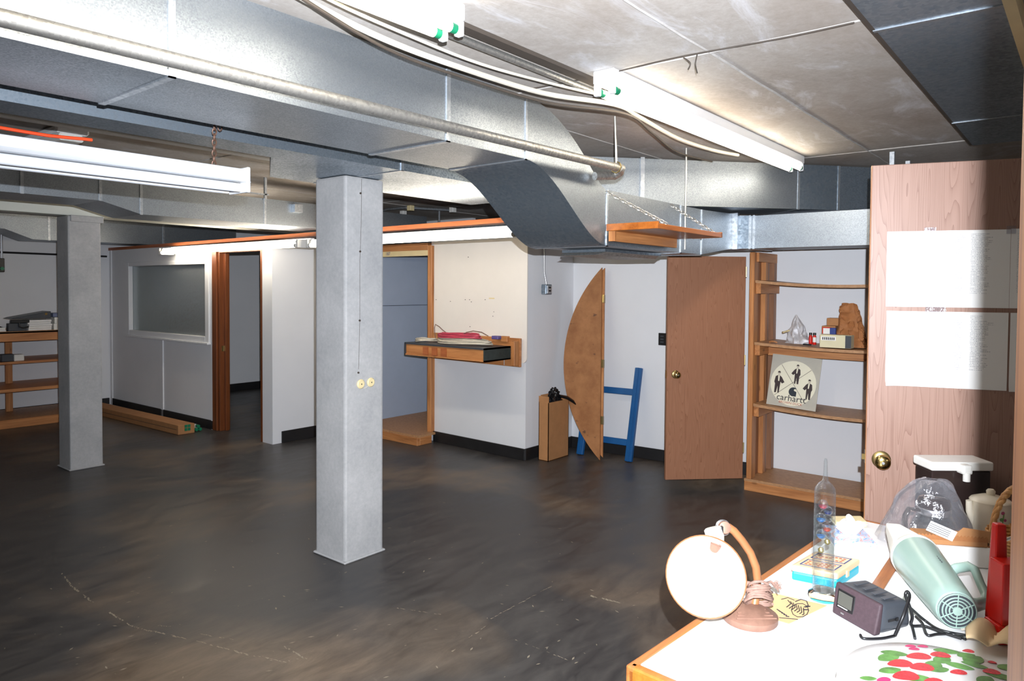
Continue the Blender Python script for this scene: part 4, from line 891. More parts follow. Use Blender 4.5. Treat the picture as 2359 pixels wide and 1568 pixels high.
# pipe at left edge with box
lp = thing('wall_pipe', 'vertical steel conduit ending in a dark pull box on the left wall', 'conduit', (2.75, 10.0, 1.8))
q0 = pY(2, 440, 9.8); MB().tube([(q0.x, 9.8, 2.5), (q0.x, 9.8, 1.9)], .012, 8).build('conduit_run', M['steel'], lp, smooth=40)
MB().box((q0.x - .07, 9.77, 1.74), (q0.x + .02, 9.83, 1.9)).build('pull_box', M['blackp'], lp, bev=.006)
MB().lathe([(.02, 0), (.02, .02)], (q0.x - .01, 9.77, 1.78), (0, -1, 0), 12).build('green_lens', M['green'], lp)
tag(MB().tube([(1.6, 10.11, 1.985), (3.93, 10.11, 1.975)], .012, 8).build('hanging_rail', M['blackp'], smooth=40), 'thin black rail running along the left wall', 'rail')

# long tube cartons on floor
tc = thing('tube_carton', 'long brown carton of fluorescent tubes on the floor under the office window', 'carton', (3.7, 8.5, 0))
MB().hexa([(3.637, 7.565, .001), (3.815, 7.56, .001), (3.72, 9.95, .001), (3.535, 9.95, .001), (3.637, 7.565, .105), (3.815, 7.56, .105), (3.72, 9.95, .105), (3.535, 9.95, .105)]).build('carton_body', M['cardb'], tc, bev=.004)
MB().hexa([(3.634, 7.6, .052), (3.636, 7.6, .052), (3.534, 9.9, .052), (3.532, 9.9, .052), (3.634, 7.6, .056), (3.636, 7.6, .056), (3.534, 9.9, .056), (3.532, 9.9, .056)]).build('flap_edge', M['cabled'], tc)
for i in range(2):
    for j in range(2): MB().box((3.705 + i * .034, 7.556, .035 + j * .036), (3.733 + i * .034, 7.563, .065 + j * .036)).build('tube_end', M['green'], tc)
tb = thing('tube_bundle', 'pale tubes with green tips behind the long carton', 'tubes', (3.87, 8.5, 0))
for i, (x, z) in enumerate(((3.86, .022), (3.90, .022), (3.88, .056))):
    MB().tube([(x, 7.64, z), (x - .07, 9.8, z)], .018, 10).build('tube', M['plast'], tb, smooth=40); MB().tube([(x, 7.60, z), (x, 7.64, z)], .018, 10).build('tip', M['green'], tb, smooth=40)

# ================================================================== RIGHT DOOR
kp = V((3.1265, .6472, 0)); dD = V((.311, -.9504, 0)); nD = V((-.9504, -.311, 0))
rd = thing('near_closet_door', 'open pinkish oak-grain door with papers taped on it', 'door', kp)
e0 = kp - dD * .055
MB().ob(e0 + V((0, 0, .02)), dD * .63, -nD * .035, (0, 0, 2.075)).build('leaf', M['lam'], rd, bev=.002)
MB().ob(e0 + V((0, 0, .02)) - nD * .001, dD * -.0015, -nD * .033, (0, 0, 2.075)).build('edge_strip', M['wood_z'], rd)
knob(rd, kp + V((0, 0, .927)), nD, k=1.08)
MB().ob(e0 + V((0, 0, .905)) - nD * .005, dD * -.003, -nD * .024, (0, 0, .055)).build('latch_plate', M['brass'], rd)
MB().ob(e0 + V((0, 0, .92)) - nD * .010, dD * -.014, -nD * .012, (0, 0, .022)).build('latch', M['brass'], rd)
rot = math.atan2(dD.y, dD.x)
def sheet(s0, s1, z0, z1, mat, label, curl):
    w_, h_ = s1 - s0, z1 - z0
    t_ = mat
    mb = MB()
    def fn(u, v):
        c_ = curl * max(0, (.12 - v) / .12) ** 2 * max(0, (.12 - u) / .12) * .03
        return V((u * w_, c_ + .0012 + (.0022 * math.sin(u * 9) * math.sin(v * 5)) ** 2 * 60, v * h_))
    mb.grid(fn, 14, 14); o = mb.build('paper_sheet', mat, smooth=60)
    o.matrix_world = Matrix.Translation(kp + dD * s0 + V((0, 0, z0)) + nD * .0015) @ Matrix(((dD.x, nD.x, 0, 0), (dD.y, nD.y, 0, 0), (0, 0, 1, 0), (0, 0, 0, 1)))
    o.matrix_world = o.matrix_world
    tag(o, label, 'paper', 'typed sheets taped to the door')
colsA = [(.02, .06, .8), (.075, .16, .95), (.225, .27, .7), (.285, .37, .95)]
sheet(.003, .415, 1.537, 1.832, typed('typed_list_one', colsA, 0), 'upper wide typed list taped on the pinkish door, nearest its knob edge', .3)
sheet(.007, .415, 1.226, 1.520, typed('typed_list_two', colsA, 1), 'lower wide typed list taped on the pinkish door with a curled corner', 1)
sheet(.416, .57, 1.537, 1.834, typed('typed_list_three', [(.02, .06, .8), (.075, .14, .9)], .5), 'upper narrow typed list towards the hinge side of the pinkish door', 0)
sheet(.421, .57, 1.224, 1.520, typed('typed_list_four', [(.02, .06, .8), (.075, .14, .9)], .8), 'lower narrow typed list towards the hinge side of the pinkish door', .2)
def tape(s, z, w_, h_):
    o = MB().ob(kp + dD * s + nD * .006 + V((0, 0, z)), dD * w_, nD * .0006, (0, 0, h_)).build('tape', M['film']); return o
tps = thing('tape_strip', 'clear tape holding the typed lists together', 'tape', kp + V((0, 0, 1.52)))
for s, z, w_, h_ in ((.14, 1.505, .07, .05), (.13, 1.815, .04, .03), (.40, 1.815, .03, .03)): adopt(tape(s, z, w_, h_), tps)
# jamb on which that door hangs, steel channels above it
hj = kp + dD * .58
struct('trim_3', MB().box((hj.x + .02, hj.y - .12, 0), (hj.x + .11, hj.y - .01, ZC)), M['wood_z'], 'wooden jamb post carrying the pinkish door')
for px, py, z0 in ((2056, 350, 2.0), (2092, 371, 2.0)):
    p = pZ(px, py, 2.512)
    tag(MB().box((p.x - .014, p.y - .014, 2.17), (p.x + .014, p.y + .014, 2.512)).build('hanging_channel', M['galvc']), ('galvanised channel dropping from the ceiling close behind the pinkish door', 'galvanised channel dropping from the ceiling beyond the other one')[px > 2070], 'hanger', 'galvanised drop channels')

# near wooden post at the right edge
ax_ = V((RT.x, RT.y, 0)).normalized(); ay_ = V((FW.x, FW.y, 0)).normalized(); c0 = V((CAM.x, CAM.y, 0))
n1_, n2_ = c0 + ay_ * .25 + ax_ * .187, c0 + ay_ * .395 + ax_ * .2793
struct('trim_4', MB().prism([n1_, n2_, n2_ + ax_ * .025 - ay_ * .004, n1_ + ax_ * .025 - ay_ * .004], (0, 0, ZC)), M['wood_z'], 'plain wooden post close to the photographer at the table side')

# ================================================================== TABLE
ZTB = .75
TA = V((.9975, -.07, 0)); TB = V((-.07, -.9975, 0)); TO = V((1.40, .803, 0))
tbl = thing('work_table', 'white topped wooden edged work table covered with household things', 'table', TO)
TL, TWd = 1.48, .98
MB().ob(TO + V((0, 0, ZTB - .03)) + TA * .028 + TB * .022, TA * (TL - .05), TB * (TWd - .05), (0, 0, .0295)).build('table_top', M['tabletop'], tbl)
MB().ob(TO + V((0, 0, ZTB - .04)), TA * TL, TB * .022, (0, 0, .04)).build('edge_strip', M['deskwood'], tbl, bev=.004, seg=2)
MB().ob(TO + V((0, 0, ZTB - .045)), TA * .028, TB * TWd, (0, 0, .045)).build('front_edge', M['orange'], tbl, bev=.010, seg=3)
MB().ob(TO + V((0, 0, ZTB - .04)) + TA * (TL - .022), TA * .022, TB * TWd, (0, 0, .04)).build('edge_strip', M['deskwood'], tbl, bev=.004)
MB().ob(TO + V((0, 0, ZTB - .04)) + TB * (TWd - .022), TA * TL, TB * .022, (0, 0, .04)).build('edge_strip', M['deskwood'], tbl, bev=.004)
MB().ob(TO + V((0, 0, ZTB - .13)) + TA * .03 + TB * .03, TA * (TL - .06), TB * .02, (0, 0, .09)).build('apron', M['wood_x'], tbl)
for u in (.01, TL - .07):
    for v in (.02, TWd - .08): MB().ob(TO + TA * u + TB * v, TA * .055, TB * .055, (0, 0, ZTB - .045)).build('leg', M['wood_z'], tbl, bev=.003)
a_, b_ = pZ(2062, 1268, ZTB), pZ(1990, 1375, ZTB); dv = (b_ - a_); sd = V((dv.y, -dv.x, 0)).normalized(); sd = sd if sd.y < 0 else -sd
tag(MB().ob(a_, dv, sd * .034, (0, 0, .006)).build('wooden_lath', M['deskwood'], bev=.001), 'flat wooden lath lying on the table behind the clock radio', 'lath')

# desk lamp
lm = thing('desk_lamp', 'old tan gooseneck desk lamp with a wide white reflector', 'lamp', (1.80, .668, ZTB))
MB().lathe([(.067, 0), (.069, .003), (.069, .016), (.064, .020), (.050, .027), (.032, .036), (.016, .040)], (1.798, .67, ZTB + .0005), (0, 0, 1), 32).build('base', M['copper'], lm, smooth=40)
for k in range(4): MB().tube([V((1.798, .67, ZTB + .027)) + (RT * math.cos(q) * .05 * (1 - k * .1) - V((FW.x, FW.y, 0)) * (.05 - k * .012)) + V((0, 0, .002 * k)) for q in [i * math.pi / 10 for i in range(11)]], .0018, 6).build('groove', M['copper'], lm)
arm = [pd(*p) for p in ((1738, 1392, 1.85), (1742, 1365, 1.86), (1745, 1335, 1.86), (1741, 1305, 1.86), (1728, 1272, 1.86), (1708, 1243, 1.855), (1690, 1222, 1.85), (1678, 1214, 1.85))]
MB().tube(arm, [.0105] * 8, 12).build('arm', M['tanarm'], lm, smooth=50)
jc = pd(1669, 1215, 1.84); toC = (CAM - jc).normalized()
MB().lathe([(.015, -.008), (.017, 0), (.015, .006), (.009, .008)], jc, (toC + RT * .35).normalized(), 24).build('joint_disc', M['copper'], lm, smooth=40)
MB().lathe([(.017, -.016), (.0205, -.010), (.017, -.006)], jc, (toC + RT * .35).normalized(), 24).build('joint_ring', M['steel'], lm, smooth=40)
s0, s1 = pd(1641, 1214, 1.83), pd(1652, 1252, 1.82); MB().tube([s0, s0.lerp(s1, .1), s0.lerp(s1, .6), s1], [.018, .023, .023, .018], 16).build('socket_neck', M['ivory'], lm, smooth=40)
MB().ob(pd(1662, 1213, 1.815), RT * .005, UP * -.018, FW * .01).build('switch_key', M['blackp'], lm)
sc_c = pd(1625, 1327, 1.775); sn = ((CAM - sc_c).normalized() + UP * -.05 - RT * .12).normalized()
prof = [(.0972, 0), (.0935, -.002), (.088, -.02), (.074, -.044), (.05, -.062), (.02, -.069), (.0, -.07)]
MB().lathe(prof, sc_c, sn, 44, False, True).build('reflector', M['shadein'], lm, smooth=60, solid=.002)
MB().lathe([(.0965, -.003), (.0985, 0), (.0965, .003), (.0945, 0), (.0965, -.003)], sc_c, sn, 44, False, False).build('rim', M['tanarm'], lm, smooth=60)
bs = pd(1647, 1262, 1.765); MB().tube([pd(1650, 1252, 1.80), pd(1648, 1258, 1.80), pd(1645, 1264, 1.79)], [.014, .0135, .011], 14).build('bulb_socket', M['copper'], lm, smooth=40)
mb = MB(); rr = random.Random(8)
pts = []
for i in range(70):
    a = i / 9 * 6.2832 * .9; k = i / 70
    pts.append(pd(1748 + 34 * math.cos(a) * (1 - .3 * k) + rr.uniform(-4, 4), 1388 - 40 * k + 9 * math.sin(a) + rr.uniform(-3, 3), 1.83 + .025 * math.sin(a)))
MB().tube(pts, .0036, 6).build('wrapped_cord', M['cordbrown'], lm, smooth=60)
MB().tube([pd(*p) for p in ((1718, 1347, 1.82), (1722, 1341, 1.82), (1745, 1346, 1.82), (1758, 1360, 1.82), (1772, 1360, 1.82), (1764, 1342, 1.82), (1776, 1340, 1.82), (1785, 1347, 1.82))], .004, 6).build('cord_knot', M['cordbrown'], lm, smooth=60)
mb = MB()
for i in range(16): mb.tube([pd(1778, 1345, 1.82), pd(1785 + rr.uniform(0, 6), 1340 + rr.uniform(-4, 14), 1.82), pd(1794 + rr.uniform(-4, 7), 1340 + i * 1.5, 1.82 + rr.uniform(-.01, .01))], .0012, 4)
tag(mb.build('frayed_end', M['cordbrown'], lm), kind='stuff')

# postcard
pc = thing('paper_card', 'tan paper card with an ink sketch lying beside the lamp', 'card', (1.92, .62, ZTB))
C4 = [pZ(x, y, ZTB + .001) for x, y in ((1772, 1364), (1905, 1395), (1817, 1437), (1690, 1400))]
MB().prism(C4, (0, 0, .0012)).build('card', plain('tan_paper', srgb(214, 176, 128), .7, var=.04), pc)
def ink(pts, r=.0011): return MB().tube([pZ(x, y, ZTB + .0028) for x, y in pts], r, 5).build('ink_line', M['ink'], pc)
ink([(1843 + 20 * math.cos(a / 10 * 6.2832), 1405 + 16 * math.sin(a / 10 * 6.2832)) for a in range(11)])
for k in range(7): ink([(1815 + k * 6, 1382 + k * 3), (1822 + k * 5, 1390 + k * 4), (1812 + k * 6, 1398 + k * 3)], .0013)
for k in range(5): ink([(1790 + k * 5, 1403 + k * 4), (1798 + k * 5, 1408 + k * 3)], .0016)
ink([(1832, 1385), (1845, 1380), (1858, 1384), (1862, 1394), (1852, 1398)], .0014); ink([(1800, 1380), (1815, 1376), (1830, 1382)]); ink([(1795, 1422), (1815, 1424), (1838, 1426)])
ink([(1855, 1398), (1866, 1396)], .002); ink([(1850, 1404), (1862, 1404)], .002)

# box with teal base
fa = thing('first_aid_box', 'flat teal plastic box with a beige lettered lid', 'box', (2.2, .6, ZTB))
F0, F1, F3 = V((2.128, .672, ZTB)), V((2.146, .550, ZTB)), V((2.29, .652, ZTB)); fu, fv = F1 - F0, F3 - F0
MB().ob(F0 + V((0, 0, .0005)), fu, fv, (0, 0, .026)).build('tray', M['teal'], fa, bev=.006, seg=2)
MB().ob(F0 - fu * .01 - fv * .01 + V((0, 0, .026)), fu * 1.02, fv * 1.02, (0, 0, .019)).build('lid', M['beigelid'], fa, bev=.006, seg=2)
for k0 in (.10, .55):
    zt_ = V((0, 0, .0456)); q = F0 + fv * k0 + fu * .12 + zt_
    for a1_, b1_, c1_, d1_ in ((0, .76, 0, .018), (0, .76, .33, .018)): MB().ob(q + fv * c1_, fu * a1_ + fu * b1_, fv * d1_, (0, 0, .0006)).build('panel_line', M['inkblue'], fa)
    for a1_ in (0, .735): MB().ob(q + fu * a1_, fu * .025, fv * .348, (0, 0, .0006)).build('panel_line', M['inkblue'], fa)
    for r_ in range(3):
        for c_ in range(7):
            if rr.random() < .8: MB().ob(q + fv * (.07 + .085 * r_) + fu * (.07 + .09 * c_), fu * .055, fv * .035, (0, 0, .0006)).build('print_mark', M['inkred'], fa)
MB().ob(F1 + fv * .35 + V((0, 0, .018)), fv * .1, fu.normalized() * .005, (0, 0, .02)).build('latch', M['beigelid'], fa, bev=.001)

# thermometer
TX = V((2.055, .563, ZTB)); tm = thing('galileo_thermometer', 'tall clear glass thermometer tube with coloured floating bulbs', 'thermometer', TX)
MB().lathe([(.0272, .020), (.0275, .034), (.0275, .295), (.026, .307), (.019, .318), (.008, .328), (.0055, .345), (.0045, .38), (.003, .388)], TX, (0, 0, 1), 40).build('glass_body', M['tubeglass'], tm, smooth=50)
MB().lathe([(.036, .0005), (.040, .008), (.038, .016), (.0285, .022), (.027, .026)], TX, (0, 0, 1), 40).build('glass_foot', M['glass'], tm, smooth=50)
lat = V((RT.x, RT.y, 0)); dpt_ = V((FW.x, FW.y, 0))
for i, (dx, z, mt, r) in enumerate(((-.006, .262, 'wine', .0135), (.011, .243, 'navy', .0125), (-.011, .225, 'bluel', .0135), (.010, .222, 'glass2', .012), (.006, .198, 'orangel', .0125), (-.009, .196, 'glass2', .012), (-.010, .18, 'bluel', .0135), (.009, .176, 'glass2', .0115))):
    c_ = TX + lat * dx + dpt_ * (.004 if i % 2 else -.003) + V((0, 0, z))
    bl = MB().lathe([(r * math.sin(a), -r * math.cos(a)) for a in [i_ * math.pi / 10 for i_ in range(1, 10)]], c_, (0, 0, 1), 18)  .build('float_bulb', M['tubeglass'], tm, smooth=60)
    if mt != 'glass2': MB().lathe([(r * .9 * math.sin(a), -r * .9 * math.cos(a)) for a in [i_ * math.pi / 14 for i_ in range(1, 7)]], c_, (0, 0, 1), 18).build('coloured_liquid', M[mt], bl, smooth=60)
for dx, z in ((.009, .158), (-.008, .135)): MB().lathe([(.002, -.008), (.008, -.004), (.008, .004), (.002, .008)], TX + lat * dx + V((0, 0, z)), (.3, .3, .9), 12).build('metal_tag', M['gold'], tm, smooth=50)

# tissue box and cream box
tx = thing('tissue_box', 'white tissue box with a blue patterned top and a tissue pulled out', 'tissue box', (2.3, .5, ZTB))
T0, T1, T3 = V((2.318, .605, ZTB)), V((2.375, .497, ZTB)), V((2.45, .68, ZTB)); tu, tv = T1 - T0, T3 - T0
MB().ob(T0 + V((0, 0, .0005)), tu, tv, (0, 0, .062)).build('carton', M['paper'], tx, bev=.002)
MB().ob(T0 + V((0, 0, .0625)), tu, tv, (0, 0, .018)).build('printed_top', M['tissueblue'], tx, bev=.002)
tc_ = T0 + tu * .55 + tv * .5 + V((0, 0, .078))
def tis(u, v):
    a = u * 6.2832; r = .006 + .026 * v ** .8 * (1 + .5 * math.sin(a * 3 + 1))
    return tc_ + V((r * math.cos(a), r * math.sin(a), .038 * v * (1 + .35 * math.sin(a * 2)) + .006 * math.sin(a * 5)))
MB().grid(tis, 36, 10).build('tissue', M['paper'], tx, smooth=40)
cbx = thing('cream_case', 'flat cream plastic case on the far end of the table', 'case', (2.75, .64, ZTB))
MB().ob((2.70, .70, ZTB + .0005), (.075, -.085, 0), (.06, .035, 0), (0, 0, .022)).build('shell', M['cream'], cbx, bev=.005, seg=2)
MB().ob((2.698, .702, ZTB + .0095), (.077, -.088, 0), (.062, .037, 0), (0, 0, .0015)).build('seam_line', M['ivory'], cbx)

# clock radio
rdo = thing('clock_radio', 'small dark clock radio with a purple-grey front and grey display', 'clock radio', (1.97, .45, ZTB))
zr = ZTB + .004
bl_, br_, bb_, ba_ = pZ(1916, 1410, zr), pZ(2014, 1466, zr), pZ(2100, 1444, zr), pZ(2000, 1395, zr)
ba_ = bl_ + (bb_ - br_)
hh = V((0, 0, .080)); fo_ = (bb_ - br_).normalized()
tl, tr_, tbk, tba = bl_ + hh + fo_ * .012, br_ + hh * .93 + fo_ * .02, bb_ + hh * .86 - fo_ * .008, ba_ + hh * .9 - fo_ * .01
MB().hexa([bl_ + fo_ * .02, br_ + fo_ * .018, bb_, ba_, tl + fo_ * .01, tr_ + fo_ * .006, tbk, tba]).build('case', M['char'], rdo, bev=.016, seg=4, smooth=35)
MB().hexa([bl_, br_, br_ + fo_ * .022, bl_ + fo_ * .022, tl, tr_, tr_ + fo_ * .012, tl + fo_ * .014]).build('front_grille', M['purple'], rdo, bev=.011, seg=4, smooth=35)
fx_ = (tr_ - tl); fz_ = (bl_ - tl); fn_ = fx_.cross(fz_).normalized(); fn_ = fn_ if fn_.dot(CAM - tl) > 0 else -fn_
q = tl + fx_ * .08 + fz_ * .14 + fn_ * .002
MB().ob(q, fx_ * .40, fz_ * .60, fn_ * -.008).build('display_bezel', M['blackp'], rdo, bev=.002)
MB().ob(q + fx_ * .04 + fz_ * .06 + fn_ * .001, fx_ * .31, fz_ * .42, fn_ * -.003).build('display', M['screen'], rdo)
for k in range(9): MB().ob(q + fx_ * (.05 + .025 * k) + fz_ * (.51) + fn_ * .001, fx_ * .016, fz_ * .03, fn_ * -.002).build('print_mark', M['paper'], rdo)
MB().ob(q + fx_ * .13 + fz_ * .68 + fn_ * .0005, fx_ * .07, fz_ * .045, fn_ * -.002).build('badge', M['steel'], rdo)
for k in range(4):
    q2 = tl.lerp(tr_, .2 + .2 * k) + fo_ * .03 + V((0, 0, .001)); MB().ob(q2, (tr_ - tl) * .10, fo_ * .045, (0, 0, .0025)).build('button', M['char'], rdo, bev=.002)
q3 = br_.lerp(bb_, .35) + V((0, 0, .028)); sdn = (br_ - bl_).normalized(); MB().ob(q3 + sdn * .001, fo_ * .035, sdn * .001, (0, 0, .006)).build('volume_slot', M['blackp'], rdo)
MB().ob(q3 + sdn * .002 + fo_ * .024, fo_ * .008, sdn * .003, (0, 0, .008)).build('slider', M['blackp'], rdo)
def table_cord(name, pts, r, mat, label, cat='cord', parent=None):
    P = [pd(x, y, d) if d else pZ(x, y, ZTB + r + .0025) for x, y, d in pts]; out = []
    for i in range(len(P) - 1):
        p0, p1, p2, p3 = P[max(i - 1, 0)], P[i], P[i + 1], P[min(i + 2, len(P) - 1)]
        for k in range(5):
            t_ = k / 5; out.append(.5 * ((2 * p1) + (p2 - p0) * t_ + (2 * p0 - 5 * p1 + 4 * p2 - p3) * t_ ** 2 + (3 * p1 - p0 - 3 * p2 + p3) * t_ ** 3))
    out.append(P[-1]); o = MB().tube(out, r, 7).build(name, M[mat], parent, smooth=60)
    return o if parent else tag(o, label, cat)
table_cord('power_cord', [(2062, 1462, 1.72), (2082, 1415, 1.72), (2095, 1375, 1.75), (2090, 1362, 1.76), (2086, 1372, 1.76), (2095, 1395, 1.78), (2102, 1420, 1.80), (2100, 1440, 0), (2130, 1442, 0), (2170, 1456, 0), (2215, 1470, 0)], .0038, 'blackp', '', parent=rdo)
table_cord('power_cord', [(1982, 1462, 0), (1990, 1470, 0), (2030, 1470, 0), (2060, 1464, 0)], .0035, 'blackp', '', parent=rdo)
table_cord('mains_cable', [(2098, 1400, 1.8), (2130, 1428, 0), (2165, 1450, 0), (2220, 1462, 0), (2245, 1464, 0), (2262, 1474, 0)], .0036, 'blackp', 'black mains cord trailing from the clock radio under the mint vacuum')
table_cord('mains_cable', [(2098, 1432, 0), (2104, 1452, 0), (2108, 1470, 0)], .0036, 'blackp', 'black cord loop falling behind the cake tin')
table_cord('mains_cable', [(2110, 1420, 0), (2125, 1436, 0), (2136, 1462, 0), (2160, 1460, 0), (2195, 1460, 0), (2225, 1472, 0)], .0036, 'blackp', 'black cord bundle end beside the cake tin')

# handheld vacuum
ve, vt = pd(2200, 1400, 1.80), pd(2112, 1290, 2.09); ve.z = max(ve.z, ZTB + .0525); vt.z = ZTB + .068; va = (vt - ve).normalized(); vl = (vt - ve).length
vc = thing('handheld_vacuum', 'mint green handheld vacuum with a white nozzle lying on the table', 'vacuum', V((ve.x, ve.y, ZTB)))
MB().lathe([(.030, -.012), (.046, -.006), (.0505, .006), (.052, .03), (.060, vl * .55), (.0655, vl * .93), (.0655, vl)], ve, va, 36, True, True).build('motor_body', M['mint'], vc, smooth=40)
MB().lathe([(.066, vl), (.0675, vl + .004), (.0675, vl + .016), (.060, vl + .035), (.045, vl + .05)], ve, va, 36).build('dust_cup', M['ivory'], vc, smooth=40)
nz0 = ve + va * (vl + .03); ntip = pd(2056, 1214, 2.22); nb_ = [nz0 + V((0, 0, .04)), ]
sdv = va.cross(V((0, 0, 1))).normalized(); upv = sdv.cross(va)
def q4(c_, a, b): return [c_ - sdv * a - upv * b, c_ + sdv * a - upv * b, c_ + sdv * a + upv * b, c_ - sdv * a + upv * b]
A4 = q4(nz0, .055, .042); tipc = ntip; B4 = q4(tipc, .020, .014)
MB().add(A4 + B4, [(0, 3, 2, 1), (4, 5, 6, 7), (0, 1, 5, 4), (1, 2, 6, 5), (2, 3, 7, 6), (3, 0, 4, 7)]).build('nozzle', M['ivory'], vc, bev=.006, seg=2)
vb = ve - va * .0125
MB().lathe([(.044, 0), (.044, .002)], vb, -va, 32).build('vent_back', M['char'], vc)
for r in (.043, .034, .026, .018): MB().tube([vb - va * .004 + sdv * (r * math.cos(a / 28 * 6.2832)) + upv * (r * math.sin(a / 28 * 6.2832)) for a in range(28)], .0019, 5, closed=True).build('vent_ring', M['mint'], vc, smooth=60)
for k in range(3):
    a = .5 + k * math.pi / 3; d_ = sdv * math.cos(a) + upv * math.sin(a); MB().tube([vb - va * .004 - d_ * .044, vb - va * .004 + d_ * .044], .0016, 5).build('vent_spoke', M['mint'], vc)
MB().lathe([(.011, 0), (.011, .006)], vb, -va, 20).build('vent_hub', M['mint'], vc, smooth=40)
hp_ = [pd(*p) for p in ((2180, 1320, 1.98), (2205, 1308, 1.97), (2232, 1304, 1.95), (2246, 1312, 1.93), (2258, 1342, 1.90), (2272, 1372, 1.86), (2268, 1388, 1.84), (2250, 1393, 1.82), (2222, 1392, 1.80))]
MB().tube(hp_, [.014, .0135, .0135, .014, .0135, .014, .0155, .016, .018], 12, flat=(1.05, .8)).build('handle', M['mint'], vc, smooth=60)
MB().tube([ve + va * .02 + upv * .053, vt - va * .02 + upv * .0655], .0012, 5).build('highlight_ridge', M['mint'], vc) if 0 else None
for k in range(8): MB().ob(ve + va * (.14 + .012 * k) + upv * .0585 + sdv * .012, va * .007, sdv * .003, upv * .0008).build('print_mark', M['char'], vc)
table_cord('vacuum_cord', [(2266, 1390, 1.84), (2276, 1384, 1.86), (2284, 1374, 1.88)], .004, 'cable', '', parent=vc)
table_cord('flex_cable', [(2215, 1448, 0), (2260, 1446, 0), (2290, 1436, 0), (2310, 1418, 0)], .004, 'cable', 'cream flex curling behind the mint vacuum')

# cake tin with strawberries
KC = pZ(2190, 1589, .852); KC.z = ZTB; KR = .198
tn = thing('cake_tin', 'large round white cake tin with a strawberry printed lid', 'tin', KC)
MB().lathe([(KR + .004, .0005), (KR + .012, .004), (KR + .012, .010), (KR + .002, .016), (KR + .002, .05)], KC, (0, 0, 1), 64).build('tray', M['tinwhite'], tn, smooth=40)
def lidz(r): return .098 + .012 * (1 - (r / KR) ** 2)
MB().lathe([(KR + .004, .05), (KR + .004, .056), (KR - .002, .06), (KR - .003, .088)] + [(r, lidz(r)) for r in (KR - .012, KR * .8, KR * .55, KR * .3, KR * .1)], KC, (0, 0, 1), 64).build('lid', M['tinwhite'], tn, smooth=50)
lid = [o for o in tn.children if o.name.startswith('lid')][-1]
def decal(name, px, py, la, lb, ang, mat, lift, shape='o'):
    p = pZ(px, py, ZTB + .106); u = V((math.cos(ang), math.sin(ang), 0)); w = V((-u.y, u.x, 0)); vv = []
    for i in range(18):
        a = i / 18 * 6.2832; x = math.cos(a) * la; y = math.sin(a) * lb * ((1 - .35 * math.cos(a)) if shape == 'o' else abs(math.sin(a)) ** .5)
        q = p + u * x + w * y; r = (V((q.x, q.y, 0)) - V((KC.x, KC.y, 0))).length
        vv.append((q.x, q.y, ZTB + lidz(min(r, KR)) + lift))
    q = p; r = (V((q.x, q.y, 0)) - V((KC.x, KC.y, 0))).length; vv.append((q.x, q.y, ZTB + lidz(min(r, KR)) + lift + .0003))
    return MB().add(vv, [(i, (i + 1) % 18, 18) for i in range(18)]).build(name, M[mat], lid, smooth=60)
av = math.atan2(RT.y, RT.x)
for px, py, s_ in ((2060, 1503, 1), (2047, 1513, 1.1), (2180, 1495, 1), (2150, 1536, 1.1), (2170, 1520, 1), (2242, 1515, 1.2), (2226, 1504, .9), (2210, 1535, 1), (2322, 1530, 1), (2050, 1545, .9), (2110, 1565, 1), (2160, 1545, .9), (2305, 1556, 1), (2245, 1530, .9), (2270, 1570, 1), (2000, 1560, .6)):
    decal('leaf_print', px, py, .026 * s_, .014 * s_, av + rnd.uniform(-.8, .8), 'leaf', .0008, 'l')
for px, py, la, lb, mt in ((2115, 1512, .026, .015, 'berry'), (2072, 1530, .026, .016, 'berry'), (2122, 1540, .024, .016, 'berry'), (2165, 1507, .021, .014, 'berry'), (2085, 1560, .026, .017, 'berry'), (2097, 1484, .012, .007, 'berry2'), (2125, 1484, .012, .007, 'berry2'), (2105, 1492, .012, .007, 'berry2'), (2230, 1492, .013, .008, 'berry'), (2207, 1552, .017, .010, 'berry'), (2283, 1546, .018, .011, 'berry'), (2285, 1519, .009, .006, 'berry'), (2035, 1566, .014, .008, 'berry2'), (2150, 1575, .02, .012, 'berry')):
    decal('berry_print', px, py, la, lb, av + 3.3, mt, .0013)
# cloth behind tin
ck_ = thing('beige_cloth', 'folded beige cloth behind the cake tin', 'cloth', pZ(2280, 1490, ZTB))
def clf(u, v):
    p = pZ(2225 + 120 * u, 1462 + 36 * v + 20 * u, ZTB + .006); h = .02 + .03 * abs(math.sin(u * 5 + v)) * (1 - v * .5)
    return V((p.x, p.y, ZTB + .004 + h))
MB().grid(clf, 18, 7).build('fabric', M['cloth'], ck_, smooth=60, solid=.004)

# red lantern
rl = thing('red_flashlight', 'tall red plastic flashlight standing on the table', 'flashlight', pZ(2302, 1480, ZTB))
r0 = pZ(2302, 1478, ZTB + .001); ru = V((RT.x, RT.y, 0)).normalized(); rv = V((FW.x, FW.y, 0)).normalized()
r0 = r0 + ru * .018 + rv * .012
def rbox(c_, w_, d_, z0, z1, w2=None, d2=None): 
    w2 = w2 or w_; d2 = d2 or d_
    return MB().hexa([c_ - ru * w_ - rv * d_ + V((0, 0, z0)), c_ + ru * w_ - rv * d_ + V((0, 0, z0)), c_ + ru * w_ + rv * d_ + V((0, 0, z0)), c_ - ru * w_ + rv * d_ + V((0, 0, z0)), c_ - ru * w2 - rv * d2 + V((0, 0, z1)), c_ + ru * w2 - rv * d2 + V((0, 0, z1)), c_ + ru * w2 + rv * d2 + V((0, 0, z1)), c_ - ru * w2 + rv * d2 + V((0, 0, z1))])
rbox(r0, .032, .03, 0, .045, .030, .028).build('foot', M['red'], rl, bev=.004, seg=2); rbox(r0 + ru * .004, .026, .026, .045, .195, .026, .026).build('case', M['red'], rl, bev=.004, seg=2)
